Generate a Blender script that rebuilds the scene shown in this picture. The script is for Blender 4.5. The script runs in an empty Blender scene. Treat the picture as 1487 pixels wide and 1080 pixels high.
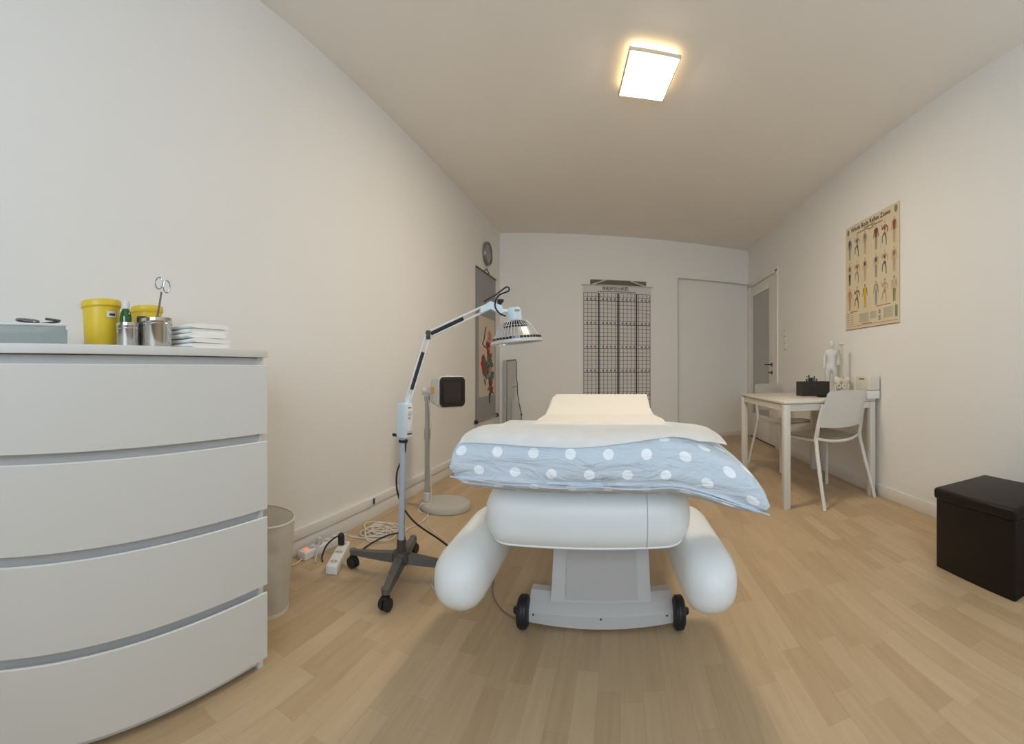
import bpy, bmesh, math, random
from mathutils import Vector, Matrix, noise
random.seed(7)
PI = math.pi
C = bpy.context.scene.collection

# ------------------------------------------------------------------ materials
def mat(name, col, rough=.5, metal=0., nscale=0., namt=.06, bump=0., bscale=200., trans=0., emit=None, estr=0., alpha=1., coat=0., spec=.5):
    m = bpy.data.materials.new(name); m.use_nodes = True
    nt = m.node_tree; b = nt.nodes['Principled BSDF']
    b.inputs['Base Color'].default_value = (*col, 1); b.inputs['Roughness'].default_value = rough
    b.inputs['Metallic'].default_value = metal; b.inputs['Transmission Weight'].default_value = trans
    b.inputs['Alpha'].default_value = alpha; b.inputs['Coat Weight'].default_value = coat
    b.inputs['Specular IOR Level'].default_value = spec
    if emit: b.inputs['Emission Color'].default_value = (*emit, 1); b.inputs['Emission Strength'].default_value = estr
    tc = nt.nodes.new('ShaderNodeTexCoord')
    n = nt.nodes.new('ShaderNodeTexNoise'); n.inputs['Scale'].default_value = nscale or 6.; n.inputs['Detail'].default_value = 3
    nt.links.new(tc.outputs['Object'], n.inputs['Vector'])
    mx = nt.nodes.new('ShaderNodeMix'); mx.data_type = 'RGBA'
    mx.inputs['A'].default_value = (*[c*(1-namt) for c in col], 1); mx.inputs['B'].default_value = (*[min(1, c*(1+namt)) for c in col], 1)
    nt.links.new(n.outputs['Fac'], mx.inputs['Factor']); nt.links.new(mx.outputs['Result'], b.inputs['Base Color'])
    if bump:
        n2 = nt.nodes.new('ShaderNodeTexNoise'); n2.inputs['Scale'].default_value = bscale; n2.inputs['Detail'].default_value = 4
        nt.links.new(tc.outputs['Object'], n2.inputs['Vector'])
        bp = nt.nodes.new('ShaderNodeBump'); bp.inputs['Strength'].default_value = bump; bp.inputs['Distance'].default_value = .002
        nt.links.new(n2.outputs['Fac'], bp.inputs['Height']); nt.links.new(bp.outputs['Normal'], b.inputs['Normal'])
    return m

def see_through(name, col, clear, rough=.4):
    m = bpy.data.materials.new(name); m.use_nodes = True; nt = m.node_tree
    b = nt.nodes['Principled BSDF']; b.inputs['Roughness'].default_value = rough
    tc = nt.nodes.new('ShaderNodeTexCoord'); n = nt.nodes.new('ShaderNodeTexNoise'); n.inputs['Scale'].default_value = 25
    nt.links.new(tc.outputs['Object'], n.inputs['Vector'])
    mx = nt.nodes.new('ShaderNodeMix'); mx.data_type = 'RGBA'
    mx.inputs['A'].default_value = (*[c*.93 for c in col], 1); mx.inputs['B'].default_value = (*[min(1, c*1.05) for c in col], 1)
    nt.links.new(n.outputs['Fac'], mx.inputs['Factor']); nt.links.new(mx.outputs['Result'], b.inputs['Base Color'])
    t = nt.nodes.new('ShaderNodeBsdfTransparent'); ms = nt.nodes.new('ShaderNodeMixShader'); ms.inputs[0].default_value = clear
    nt.links.new(b.outputs[0], ms.inputs[1]); nt.links.new(t.outputs[0], ms.inputs[2])
    nt.links.new(ms.outputs[0], nt.nodes['Material Output'].inputs['Surface'])
    return m

def floor_mat():
    m = bpy.data.materials.new('laminate'); m.use_nodes = True; nt = m.node_tree; N = nt.nodes; L = nt.links
    b = N['Principled BSDF']; b.inputs['Roughness'].default_value = .42; b.inputs['Specular IOR Level'].default_value = .35
    tc = N.new('ShaderNodeTexCoord'); sp = N.new('ShaderNodeSeparateXYZ'); L.new(tc.outputs['Object'], sp.inputs[0])
    cb = N.new('ShaderNodeCombineXYZ'); L.new(sp.outputs['Y'], cb.inputs['X']); L.new(sp.outputs['X'], cb.inputs['Y'])
    br = N.new('ShaderNodeTexBrick'); L.new(cb.outputs[0], br.inputs['Vector'])
    br.inputs['Scale'].default_value = 1; br.inputs['Brick Width'].default_value = .42; br.inputs['Row Height'].default_value = .066
    br.inputs['Mortar Size'].default_value = .0006; br.inputs['Mortar Smooth'].default_value = .6; br.inputs['Bias'].default_value = 0
    br.offset = .37; br.offset_frequency = 3; br.squash = .8; br.squash_frequency = 2
    br.inputs['Color1'].default_value = (.58, .435, .275, 1); br.inputs['Color2'].default_value = (.48, .345, .205, 1)
    br.inputs['Mortar'].default_value = (.40, .30, .19, 1)
    mp = N.new('ShaderNodeMapping'); mp.inputs['Scale'].default_value = (22, 1.6, 1); L.new(tc.outputs['Object'], mp.inputs[0])
    n = N.new('ShaderNodeTexNoise'); n.inputs['Scale'].default_value = 2.2; n.inputs['Detail'].default_value = 6; n.inputs['Distortion'].default_value = .6
    L.new(mp.outputs[0], n.inputs['Vector'])
    r = N.new('ShaderNodeValToRGB'); r.color_ramp.elements[0].position = .3; r.color_ramp.elements[0].color = (.92, .90, .87, 1)
    r.color_ramp.elements[1].position = .7; r.color_ramp.elements[1].color = (1.03, 1.03, 1.03, 1); L.new(n.outputs['Fac'], r.inputs[0])
    mx = N.new('ShaderNodeMix'); mx.data_type = 'RGBA'; mx.blend_type = 'MULTIPLY'; mx.inputs['Factor'].default_value = 1
    L.new(br.outputs['Color'], mx.inputs['A']); L.new(r.outputs[0], mx.inputs['B']); L.new(mx.outputs['Result'], b.inputs['Base Color'])
    return m

def dots_mat():
    m = bpy.data.materials.new('dotted_cotton'); m.use_nodes = True; nt = m.node_tree; N = nt.nodes; L = nt.links
    b = N['Principled BSDF']; b.inputs['Roughness'].default_value = .9; b.inputs['Specular IOR Level'].default_value = .15
    uv = N.new('ShaderNodeUVMap'); sp = N.new('ShaderNodeSeparateXYZ'); L.new(uv.outputs[0], sp.inputs[0])
    def M(op, a, c=None, d=None):
        x = N.new('ShaderNodeMath'); x.operation = op
        for i, v in enumerate((a, c, d)):
            if v is None: continue
            if isinstance(v, (int, float)): x.inputs[i].default_value = v
            else: L.new(v, x.inputs[i])
        return x.outputs[0]
    PX, PY = .094, .050
    v = M('DIVIDE', sp.outputs['Y'], PY); row = M('FLOOR', v); odd = M('MODULO', row, 2.0)
    u = M('ADD', M('DIVIDE', sp.outputs['X'], PX), M('MULTIPLY', odd, .5))
    du = M('MULTIPLY', M('SUBTRACT', M('FRACT', u), .5), PX); dv = M('MULTIPLY', M('SUBTRACT', M('FRACT', v), .5), PY)
    d = M('SQRT', M('ADD', M('MULTIPLY', du, du), M('MULTIPLY', dv, dv)))
    f = M('LESS_THAN', d, .0135)
    tc = N.new('ShaderNodeTexCoord'); n = N.new('ShaderNodeTexNoise'); n.inputs['Scale'].default_value = 9; L.new(tc.outputs['Object'], n.inputs['Vector'])
    g = N.new('ShaderNodeMix'); g.data_type = 'RGBA'; g.inputs['A'].default_value = (.56, .63, .69, 1); g.inputs['B'].default_value = (.63, .69, .75, 1)
    L.new(n.outputs['Fac'], g.inputs['Factor'])
    mx = N.new('ShaderNodeMix'); mx.data_type = 'RGBA'; L.new(f, mx.inputs['Factor']); L.new(g.outputs['Result'], mx.inputs['A'])
    mx.inputs['B'].default_value = (.90, .93, .96, 1); L.new(mx.outputs['Result'], b.inputs['Base Color'])
    n2 = N.new('ShaderNodeTexNoise'); n2.inputs['Scale'].default_value = 14; n2.inputs['Detail'].default_value = 5; n2.inputs['Distortion'].default_value = 1.5
    mp = N.new('ShaderNodeMapping'); mp.inputs['Scale'].default_value = (.5, 1.3, 1.6); L.new(tc.outputs['Object'], mp.inputs[0]); L.new(mp.outputs[0], n2.inputs['Vector'])
    bp = N.new('ShaderNodeBump'); bp.inputs['Strength'].default_value = .6; bp.inputs['Distance'].default_value = .025
    L.new(n2.outputs['Fac'], bp.inputs['Height']); L.new(bp.outputs['Normal'], b.inputs['Normal'])
    return m

WALL = mat('wall_paint', (.84, .825, .795), .85, nscale=3, namt=.012, bump=.12, bscale=160, spec=.2)
CEIL = mat('ceiling_paint', (.89, .855, .80), .9, nscale=3, namt=.015, bump=.1, bscale=140, spec=.15)
TRIM = mat('white_trim', (.80, .77, .72), .5, namt=.02)
FARW = mat('wall_paint_lightened', (.89, .875, .84), .85, nscale=3, namt=.012, bump=.12, bscale=160, spec=.2)  # wall paint lightened to make up for weak light at the far end
FLOOR = floor_mat()
LACQ = mat('white_lacquer', (.70, .70, .68), .42, namt=.012)
LACQ_IN = mat('groove_lacquer', (.70, .70, .69), .6, namt=.02)
VINYL = mat('white_vinyl', (.86, .88, .87), .45, namt=.015, bump=.15, bscale=420)
SEAM = mat('seam_thread', (.50, .51, .50), .7)
PLAST = mat('white_plastic', (.78, .77, .75), .4, namt=.02)
GREYPL = mat('grey_plastic', (.60, .58, .56), .5, namt=.03)
BLACK = mat('black_rubber', (.014, .014, .015), .5, namt=.1)
CORDB = mat('black_cord', (.016, .015, .015), .55)
CORDW = mat('white_cord', (.70, .66, .58), .55)
DOTS = dots_mat()
PAPER = see_through('thin_paper', (.86, .855, .84), .26, .9)
SHEETP = mat('paper_roll', (.80, .775, .72), .9, nscale=20, namt=.02)
BLUEPL = mat('pale_blue_enamel', (.66, .77, .83), .4, namt=.02)
POLEM = mat('grey_blue_pole', (.47, .52, .58), .35, namt=.03)
STEEL = mat('brushed_steel', (.62, .60, .57), .22, 1., nscale=40, namt=.08)
CHROME = mat('chrome', (.42, .42, .44), .2, 1.)
SCISS = mat('scissor_steel', (.20, .20, .20), .35, 1.)
DARKPL = mat('dark_grey_plastic', (.055, .05, .045), .5, namt=.1)
ALU = mat('reflector_aluminium', (.62, .60, .57), .38, .8, nscale=60, namt=.05)
CAGE = mat('cage_wire', (.62, .62, .64), .35, .3)
IRGREY = mat('lamp_grey', (.60, .61, .58), .5, namt=.02)
POLE2 = mat('warm_grey_pole', (.40, .38, .35), .45, namt=.03)
GRILLE = mat('dark_filter', (.022, .015, .013), .35, nscale=30, namt=.15)
ORANGE = mat('orange_sticker', (.80, .36, .03), .5, namt=.03)
YELLOW = mat('yellow_plastic', (.80, .56, .035), .4, namt=.03)
LABELM = mat('label_white', (.78, .76, .70), .6); INK = mat('print_ink', (.06, .055, .05), .7)
GREENG = mat('green_glass', (.018, .10, .018), .12, namt=.2, coat=.6); DARKB = mat('dark_bottle', (.012, .012, .010), .2)
TOWEL = mat('towel_terry', (.93, .925, .89), .95, nscale=60, namt=.03, bump=.5, bscale=500)
TUB = see_through('frosted_tub', (.38, .43, .42), .35, .35)
MESHW = see_through('perforated_mesh', (.66, .62, .54), .34, .5)
BAG = mat('bin_bag', (.74, .71, .66), .5, nscale=30, namt=.06, bump=.6, bscale=40)
CREAM = mat('cream_lacquer', (.70, .66, .58), .45, namt=.02); CHAIRM = mat('white_chair_plastic', (.74, .71, .65), .42, namt=.015)
TOPM = mat('table_top', (.70, .65, .56), .3, namt=.02)
LEATH = mat('dark_brown_leather', (.015, .010, .008), .42, nscale=12, namt=.15, bump=.35, bscale=260, spec=.22)
FROST = mat('frosted_glass', (.46, .47, .44), .28, nscale=2, namt=.05, trans=.15)
DARKM = mat('dark_metal', (.06, .055, .05), .4, .6)
SCROLLM = mat('scroll_mount', (.33, .34, .345), .8, nscale=30, namt=.04); PAINTP = mat('painting_paper', (.66, .58, .47), .9, nscale=8, namt=.05)
RED = mat('peony_red', (.42, .035, .03), .9, nscale=60, namt=.35); ROSE = mat('peony_rose', (.66, .25, .20), .9, nscale=60, namt=.3)
LEAF = mat('leaf_green', (.10, .17, .12), .9, nscale=60, namt=.4); BARK = mat('branch_ink', (.09, .075, .065), .9)
CLOCKF = mat('clock_face', (.34, .33, .31), .35, .3); CLOCKR = mat('clock_rim', (.26, .25, .23), .35, .5)
GREYPANEL = mat('pale_grey_panel', (.46, .45, .42), .6, namt=.03)
CHARTP = mat('chart_paper', (.74, .70, .67), .85, nscale=8, namt=.02); GRID = mat('grid_ink', (.15, .14, .14), .8); BOLD = mat('bold_ink', (.03, .028, .028), .8)
OLIVE = mat('olive_band', (.16, .145, .10), .7)
POSTP = mat('poster_paper', (.70, .60, .41), .8, nscale=6, namt=.04)
P = {k: mat('print_'+k, c, .85, namt=.08) for k, c in dict(skin=(.60, .43, .29), tan=(.52, .30, .16), grey=(.36, .36, .31), blue=(.20, .21, .20), red=(.34, .09, .06),
     dark=(.10, .09, .09), yellow=(.66, .48, .03), pink=(.58, .41, .29), green=(.22, .26, .12), brown=(.30, .19, .09), pale=(.55, .49, .36)).items()}
BOXB = mat('dark_brown_box', (.028, .021, .016), .5, namt=.1)
MODELW = mat('model_white', (.66, .64, .62), .4, namt=.02); BONE = mat('model_bone', (.70, .64, .52), .55, namt=.05)
GLOWRED = mat('switch_glow', (.80, .25, .16), .4, emit=(1, .25, .12), estr=.6)
LAMPF = mat('lamp_frame', (.75, .66, .52), .5)
LIT = mat('lit_diffuser', (.9, .9, .88), .5, emit=(1., .86, .67), estr=1.)
HALO = mat('lit_halo', (.9, .85, .7), .5, emit=(1., .72, .36), estr=1.)

# ------------------------------------------------------------------ mesh builder
def frame_of(d):
    d = Vector(d).normalized(); a = Vector((0, 0, 1)) if abs(d.z) < .9 else Vector((1, 0, 0))
    u = d.cross(a).normalized(); return u, d.cross(u).normalized()

class MB:
    def __init__(s, org=(0, 0, 0)): s.bm = bmesh.new(); s.org = Vector(org)
    def _mark(s, f, mi):
        for q in f: q.material_index = mi
    def box(s, c, d, rot=None, bev=0, seg=2, mi=0):
        M = Matrix.Translation(c) @ (rot.to_4x4() if rot else Matrix()) @ Matrix.Diagonal((*d, 1))
        t = bmesh.new(); bmesh.ops.create_cube(t, size=1, matrix=M)
        if bev: bmesh.ops.bevel(t, geom=t.edges[:], offset=bev, segments=seg, profile=.5, affect='EDGES', clamp_overlap=True)
        s._merge(t, mi); return s
    def _merge(s, t, mi=0):
        vm = [s.bm.verts.new(v.co) for v in t.verts]; t.verts.index_update()
        for f in t.faces:
            try: s.bm.faces.new([vm[v.index] for v in f.verts]).material_index = mi
            except ValueError: pass
        t.free()
    def bb(s, lo, hi, **k):
        return s.box([(a+b)/2 for a, b in zip(lo, hi)], [b-a for a, b in zip(lo, hi)], **k)
    def tube(s, pts, r, seg=8, caps=True, mi=0):
        pts = [Vector(p) for p in pts]; rings = []; n = len(pts)
        rr = r if isinstance(r, (list, tuple)) else [r]*n
        u = None
        for i, p in enumerate(pts):
            d = (pts[min(i+1, n-1)]-pts[max(i-1, 0)])
            d = d.normalized() if d.length > 1e-9 else Vector((0, 0, 1))
            if u is None: u, w = frame_of(d)
            else:
                u = (u-d*u.dot(d)); u = u.normalized() if u.length > 1e-6 else frame_of(d)[0]; w = d.cross(u)
            rings.append([s.bm.verts.new(p+(u*math.cos(2*PI*k/seg)+w*math.sin(2*PI*k/seg))*rr[i]) for k in range(seg)])
        for a, b in zip(rings, rings[1:]):
            for k in range(seg): s.bm.faces.new((a[k], a[(k+1) % seg], b[(k+1) % seg], b[k])).material_index = mi
        if caps:
            for q in (rings[0][::-1], rings[-1]):
                s.bm.faces.new(q).material_index = mi
        return s
    def lathe(s, prof, o=(0, 0, 0), axis=(0, 0, 1), seg=24, mi=0, close=True):
        o = Vector(o); d = Vector(axis).normalized(); u, w = frame_of(d); rings = []
        for r, z in prof:
            if r < 1e-6: rings.append([s.bm.verts.new(o+d*z)])
            else: rings.append([s.bm.verts.new(o+d*z+(u*math.cos(2*PI*k/seg)+w*math.sin(2*PI*k/seg))*r) for k in range(seg)])
        for a, b in zip(rings, rings[1:]):
            for k in range(seg):
                j = (k+1) % seg
                f = [a[k if len(a) > 1 else 0]] + ([a[j]] if len(a) > 1 else []) + ([b[j]] if len(b) > 1 else []) + [b[k if len(b) > 1 else 0]]
                if len(f) > 2: s.bm.faces.new(f).material_index = mi
        if close:
            for q in (rings[0], rings[-1]):
                if len(q) > 2: s.bm.faces.new(q).material_index = mi
        return s
    def torus(s, o, R, r, axis=(0, 0, 1), seg=28, sub=8, mi=0, sx=1.):
        o = Vector(o); d = Vector(axis).normalized(); u, w = frame_of(d)
        pts = [o+u*math.cos(2*PI*k/seg)*R*sx+w*math.sin(2*PI*k/seg)*R for k in range(seg+1)]
        return s.tube(pts, r, sub, False, mi)
    def sphere(s, c, r, seg=16, mi=0, sc=(1, 1, 1), rot=None):
        t = bmesh.new(); M = Matrix.Translation(c) @ (rot.to_4x4() if rot else Matrix()) @ Matrix.Diagonal((*sc, 1))
        bmesh.ops.create_uvsphere(t, u_segments=seg, v_segments=max(6, seg//2), radius=r, matrix=M); s._merge(t, mi); return s
    def poly(s, pts, mi=0):
        s.bm.faces.new([s.bm.verts.new(p) for p in pts]).material_index = mi; return s
    def disc(s, c, rx, ry=None, ang=0, n=14, mi=0):
        ry = ry or rx; ca, sa = math.cos(ang), math.sin(ang)
        return s.poly([(c[0]+ca*rx*math.cos(t)-sa*ry*math.sin(t), c[1]+sa*rx*math.cos(t)+ca*ry*math.sin(t), c[2]) for t in [2*PI*k/n for k in range(n)]], mi)
    def rect(s, x0, y0, x1, y1, z, mi=0): return s.poly([(x0, y0, z), (x1, y0, z), (x1, y1, z), (x0, y1, z)], mi)
    def prism(s, pts, h, mi=0):          # pts: 3D outline, h: extrusion vector
        h = Vector(h); a = [s.bm.verts.new(p) for p in pts]; b = [s.bm.verts.new(Vector(p)+h) for p in pts]; n = len(a)
        for k in range(n): s.bm.faces.new((a[k], a[(k+1) % n], b[(k+1) % n], b[k])).material_index = mi
        s.bm.faces.new(a[::-1]).material_index = mi; s.bm.faces.new(b).material_index = mi; return s
    def grid(s, fn, nu, nv, mi=0, flip=False):
        g = [[s.bm.verts.new(fn(i/nu, j/nv)) for j in range(nv+1)] for i in range(nu+1)]
        for i in range(nu):
            for j in range(nv):
                q = (g[i][j], g[i+1][j], g[i+1][j+1], g[i][j+1]); s.bm.faces.new(q[::-1] if flip else q).material_index = mi
        return s
    def build(s, name, m, parent=None, smooth=35, normals=True):
        if normals: bmesh.ops.recalc_face_normals(s.bm, faces=s.bm.faces[:])
        me = bpy.data.meshes.new(name); s.bm.to_mesh(me); s.bm.free()
        if s.org.length: me.transform(Matrix.Translation(-s.org))
        for k in (m if isinstance(m, (list, tuple)) else [m]): me.materials.append(k)
        if smooth:
            me.shade_smooth(); me.set_sharp_from_angle(angle=math.radians(smooth))
        o = bpy.data.objects.new(name, me); C.objects.link(o)
        if parent: o.parent = parent
        elif s.org.length: o.location = s.org
        return o

def thing(name, label, cat, loc=(0, 0, 0), rot=(0, 0, 0), group=None):
    o = bpy.data.objects.new(name, None); o.empty_display_size = .05; C.objects.link(o); o.location = loc
    o.rotation_euler = rot if isinstance(rot, tuple) else (0, 0, rot)
    tag(o, label, cat, group); return o
def tag(o, label, cat, group=None):
    o['label'] = label; o['category'] = cat
    if group: o['group'] = group
    return o
def struct(o): o['kind'] = 'structure'; return o
def dup(root, loc, rotz=None, label=None):
    r = root.copy(); C.objects.link(r); r.location = loc
    if rotz is not None: r.rotation_euler = (0, 0, rotz)
    if label: r['label'] = label
    for ch in list(root.children):
        c = ch.copy(); C.objects.link(c); c.parent = r
        for g in ch.children:
            d = g.copy(); C.objects.link(d); d.parent = c
    return r
def rotz(a): return Matrix.Rotation(a, 3, 'Z')
def on_wall(th): return (PI/2, 0, th)      # local x along the wall, y up, z out into the room
def text_mesh(name, body, size, at, m, parent, width=None, bold=0.):
    cu = bpy.data.curves.new('t', 'FONT'); cu.body = body; cu.size = size; cu.align_x = 'CENTER'; cu.offset = bold; cu.resolution_u = 2
    o = bpy.data.objects.new('t', cu); C.objects.link(o)
    dg = bpy.context.evaluated_depsgraph_get(); me = bpy.data.meshes.new_from_object(o.evaluated_get(dg))
    C.objects.unlink(o); bpy.data.objects.remove(o)
    if width and len(me.vertices):
        xs = [v.co.x for v in me.vertices]; k = width/(max(xs)-min(xs)); me.transform(Matrix.Diagonal((k, 1, 1, 1)))
    me.transform(Matrix.Translation(at)); me.materials.clear(); me.materials.append(m); me.name = name
    ob = bpy.data.objects.new(name, me); C.objects.link(ob); ob.parent = parent; return ob
def skin(name, verts, edges, radii, m, parent, root=0, sub=2):
    me = bpy.data.meshes.new('s'); me.from_pydata(verts, edges, []); o = bpy.data.objects.new('s', me); C.objects.link(o)
    o.modifiers.new('k', 'SKIN'); 
    for i, r in enumerate(radii):
        v = me.skin_vertices[0].data[i]; v.radius = (r, r) if isinstance(r, float) else r; v.use_root = i == root
    sb = o.modifiers.new('b', 'SUBSURF'); sb.levels = sub; sb.render_levels = sub
    dg = bpy.context.evaluated_depsgraph_get(); e = bpy.data.meshes.new_from_object(o.evaluated_get(dg))
    C.objects.unlink(o); bpy.data.objects.remove(o); e.materials.clear(); e.materials.append(m); e.shade_smooth(); e.name = name
    ob = bpy.data.objects.new(name, e); C.objects.link(ob); ob.parent = parent; return ob
def smooth_path(pts, n=8):
    pts = [Vector(p) for p in pts]; out = []
    for i in range(len(pts)-1):
        p0, p1, p2, p3 = pts[max(i-1, 0)], pts[i], pts[i+1], pts[min(i+2, len(pts)-1)]
        for k in range(n):
            t = k/n; out.append(.5*((2*p1)+(p2-p0)*t+(2*p0-5*p1+4*p2-p3)*t*t+(3*p1-p0-3*p2+p3)*t**3))
    return out+[pts[-1]]

# ------------------------------------------------------------------ room
XL, XR, YB, ZC = -1.496, 1.834, -1.35, 2.663
FA = math.atan(.23); FY = 5.58
def fy(x): return FY+.23*x
T = .14
struct(MB().bb((XL-T, YB-T, -.1), (XR+T, 6.4, 0)).build('floor', FLOOR, smooth=0))
struct(MB().bb((XL-T, YB-T, ZC), (XR+T, 6.4, ZC+.12)).build('ceiling', CEIL, smooth=0))
struct(MB().bb((XL-T, YB-T, 0), (XL, 6.4, ZC)).build('wall_left', WALL, smooth=0))
# right wall with a door opening
D0, D1, DH = 4.80, 5.965, 2.15
w = MB(); w.bb((XR, YB-T, 0), (XR+T, D0, ZC)); w.bb((XR, D0, DH), (XR+T, 6.4, ZC)); w.bb((XR, D1, 0), (XR+T, 6.4, DH))
struct(w.build('wall_right', WALL, smooth=0))
# far wall, turned a little, with a shallow niche running into the right corner
cf, sf = math.cos(FA), math.sin(FA)
UL, UR, UN, NZ = (XL-.1)/cf, (XR+.2)/cf, .776/cf, 2.176
w = MB(); w.bb((UL, .07, 0), (UR, .2, ZC)); w.bb((UL, 0, 0), (UN, .07, ZC)); w.bb((UN, 0, NZ), (UR, .07, ZC))
o = struct(w.build('wall_far', FARW, smooth=0)); o.location = (0, FY, 0); o.rotation_euler = (0, 0, FA)
# rear wall behind the viewpoint with a window
WX0, WX1, WZ0, WZ1 = -.45, 1.35, .95, 2.40
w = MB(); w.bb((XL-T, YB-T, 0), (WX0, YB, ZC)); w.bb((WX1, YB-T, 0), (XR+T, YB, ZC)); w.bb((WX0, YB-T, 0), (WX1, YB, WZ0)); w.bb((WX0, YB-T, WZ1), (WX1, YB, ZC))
struct(w.build('wall_rear', mat('rear_wall_darkened', (.14, .135, .13), .9), smooth=0))  # unseen wall, coloured dark to cut bounce light around the viewpoint
w = MB()
for a, b in (((WX0, WZ0), (WX0+.06, WZ1)), ((WX1-.06, WZ0), (WX1, WZ1)), ((WX0, WZ0), (WX1, WZ0+.06)), ((WX0, WZ1-.06), (WX1, WZ1)), ((.42, WZ0), (.48, WZ1))):
    w.bb((a[0], YB-.10, a[1]), (b[0], YB-.04, b[1]), bev=.004)
win = struct(w.build('window_1', TRIM))
MB().bb((WX0-.04, YB-.03, WZ0-.035), (WX1+.04, YB+.12, WZ0), bev=.005).build('window_sill', TRIM, win)
MB().bb((WX0+.05, YB-.074, WZ0+.05), (WX1-.05, YB-.068, WZ1-.05)).build('window_pane', see_through('window_glass', (.9, .92, .93), .93, .05), win, 0)
# baseboards and cable trunking
struct(MB().bb((XL, .95, 0), (XL+.012, 5.24, .078), bev=.002).build('baseboard_left', TRIM))
struct(MB().bb((XR-.012, YB, 0), (XR, D0-.06, .085), bev=.003).build('baseboard_right', TRIM))
o = struct(MB().bb((UL+.1, -.012, 0), (UN-.01, 0, .07), bev=.002).bb((UN+.02, .058, 0), (UR-.20, .07, .06), bev=.002).build('baseboard_far', TRIM)); o.location = (0, FY, 0); o.rotation_euler = (0, 0, FA)
tr = struct(MB().bb((XL, .95, .084), (XL+.022, 5.20, .136), bev=.003).build('trim_1', TRIM))
MB().bb((XL+.022, 2.29, .092), (XL+.026, 2.31, .128)).build('trunking_joint', DARKPL, tr)
MB().bb((XL+.020, 2.20, .086), (XL+.027, 2.285, .134), bev=.002).build('trunking_socket', PLAST, tr)
o = struct(MB().bb((UN-.004, -.002, 0), (UN+.004, .002, NZ)).bb((UN, -.002, NZ-.004), (UR-.21, .002, NZ+.003)).build('niche_shadow_line', mat('niche_edge_shade', (.42, .38, .32), .7), smooth=0)); o.location = (0, FY, 0); o.rotation_euler = (0, 0, FA)  # dark strips painted in as the shadow line along the niche edges
# door with a frosted pane in the right wall
dr = struct(MB().bb((XR-.015, D0-.005, 0), (XR+.06, D0+.07, DH), bev=.004).bb((XR-.015, D1-.055, 0), (XR+.06, D1, DH), bev=.004).bb((XR-.015, D0, DH-.03), (XR+.06, D1, DH+.03), bev=.004).build('door_1', TRIM))
L0, L1, G0, G1, GZ0, GZ1 = D0+.075, D1-.06, 5.14, 5.85, .34, 1.98
lf = MB(); X0, X1 = XR+.006, XR+.046
lf.bb((X0, L0, .012), (X1, G0, DH-.035), bev=.003); lf.bb((X0, G1, .012), (X1, L1, DH-.035), bev=.003); lf.bb((X0, G0, .012), (X1, G1, GZ0), bev=.003); lf.bb((X0, G0, GZ1), (X1, G1, DH-.035), bev=.003)
lf = lf.build('door_leaf', TRIM, dr)
MB().bb((X0+.015, G0-.005, GZ0-.005), (X0+.023, G1+.005, GZ1+.005)).build('glass_pane', FROST, lf, 0)
h = MB(); h.bb((X0-.008, 5.005, .985), (X0, 5.04, 1.03), bev=.003); h.tube([(X0, 5.022, 1.008), (X0-.045, 5.022, 1.008), (X0-.05, 5.035, 1.008), (X0-.05, 5.15, 1.010)], .009, 10)
h.build('door_handle', DARKM, lf)
h = MB(); h.bb((X0-.008, 5.005, .885), (X0, 5.04, .93), bev=.003); h.tube([(X0, 5.022, .908), (X0-.03, 5.022, .908), (X0-.034, 5.06, .908)], .008, 8)
h.build('door_lock', DARKM, lf)
MB().bb((XR+.002, D0+.07, 0), (XR+.05, D1-.05, .011)).build('door_gap', BLACK, dr, 0)

# ------------------------------------------------------------------ ceiling light
t = thing('ceiling_light', 'square lit white lamp panel with glowing rim on the ceiling', 'ceiling light', (.158, 2.47, ZC), math.radians(9))
a, b = .143, .196
MB().bb((-a, -b, -.052), (a, b, -.03), bev=.008, seg=3).build('frame', LAMPF, t)
MB().bb((-a+.012, -b+.012, -.055), (a-.012, b-.012, -.0515), bev=.001).build('diffuser', LIT, t)
MB().bb((-a+.02, -b+.02, -.03), (a-.02, b-.02, -.002)).build('glowing_rim', HALO, t, 0)

# ------------------------------------------------------------------ chest of drawers
FX, Y0c, Y1c = -.985, .10, .929
ch = thing('chest_of_drawers', 'large white chest of four wide drawers along the left wall', 'chest of drawers', (-1.22, .515, 0)); og = (-1.22, .515, 0)
c = MB(og); c.bb((-1.468, Y0c, 0), (FX-.022, Y0c+.02, .977)); c.bb((-1.468, Y1c-.02, 0), (FX-.022, Y1c, .977)); c.bb((-1.468, Y0c+.02, .03), (-1.455, Y1c-.02, .977))
c.bb((FX-.045, Y0c+.02, .008), (FX-.030, Y1c-.02, .03), mi=0)
c.build('carcass', LACQ, ch, 0)
MB(og).bb((FX-.045, Y0c+.02, .03), (FX-.030, Y1c-.02, .975)).build('inner_front', LACQ_IN, ch, 0)
MB(og).bb((-1.470, Y0c-.004, .977), (FX, Y1c+.003, 1.0), bev=.0015).build('top_panel', LACQ, ch)
for zt, zb in ((.953, .741), (.717, .505), (.481, .269), (.245, .042)):
    # profile with the top edge cut back as a finger groove
    MB(og).prism([(FX, Y0c+.002, zb), (FX, Y0c+.002, zt-.003), (FX-.003, Y0c+.002, zt), (FX-.012, Y0c+.002, zt-.004), (FX-.02, Y0c+.002, zt-.016), (FX-.02, Y0c+.002, zb)], (0, Y1c-Y0c-.004, 0)).build('drawer', LACQ, ch, 0)

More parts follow.
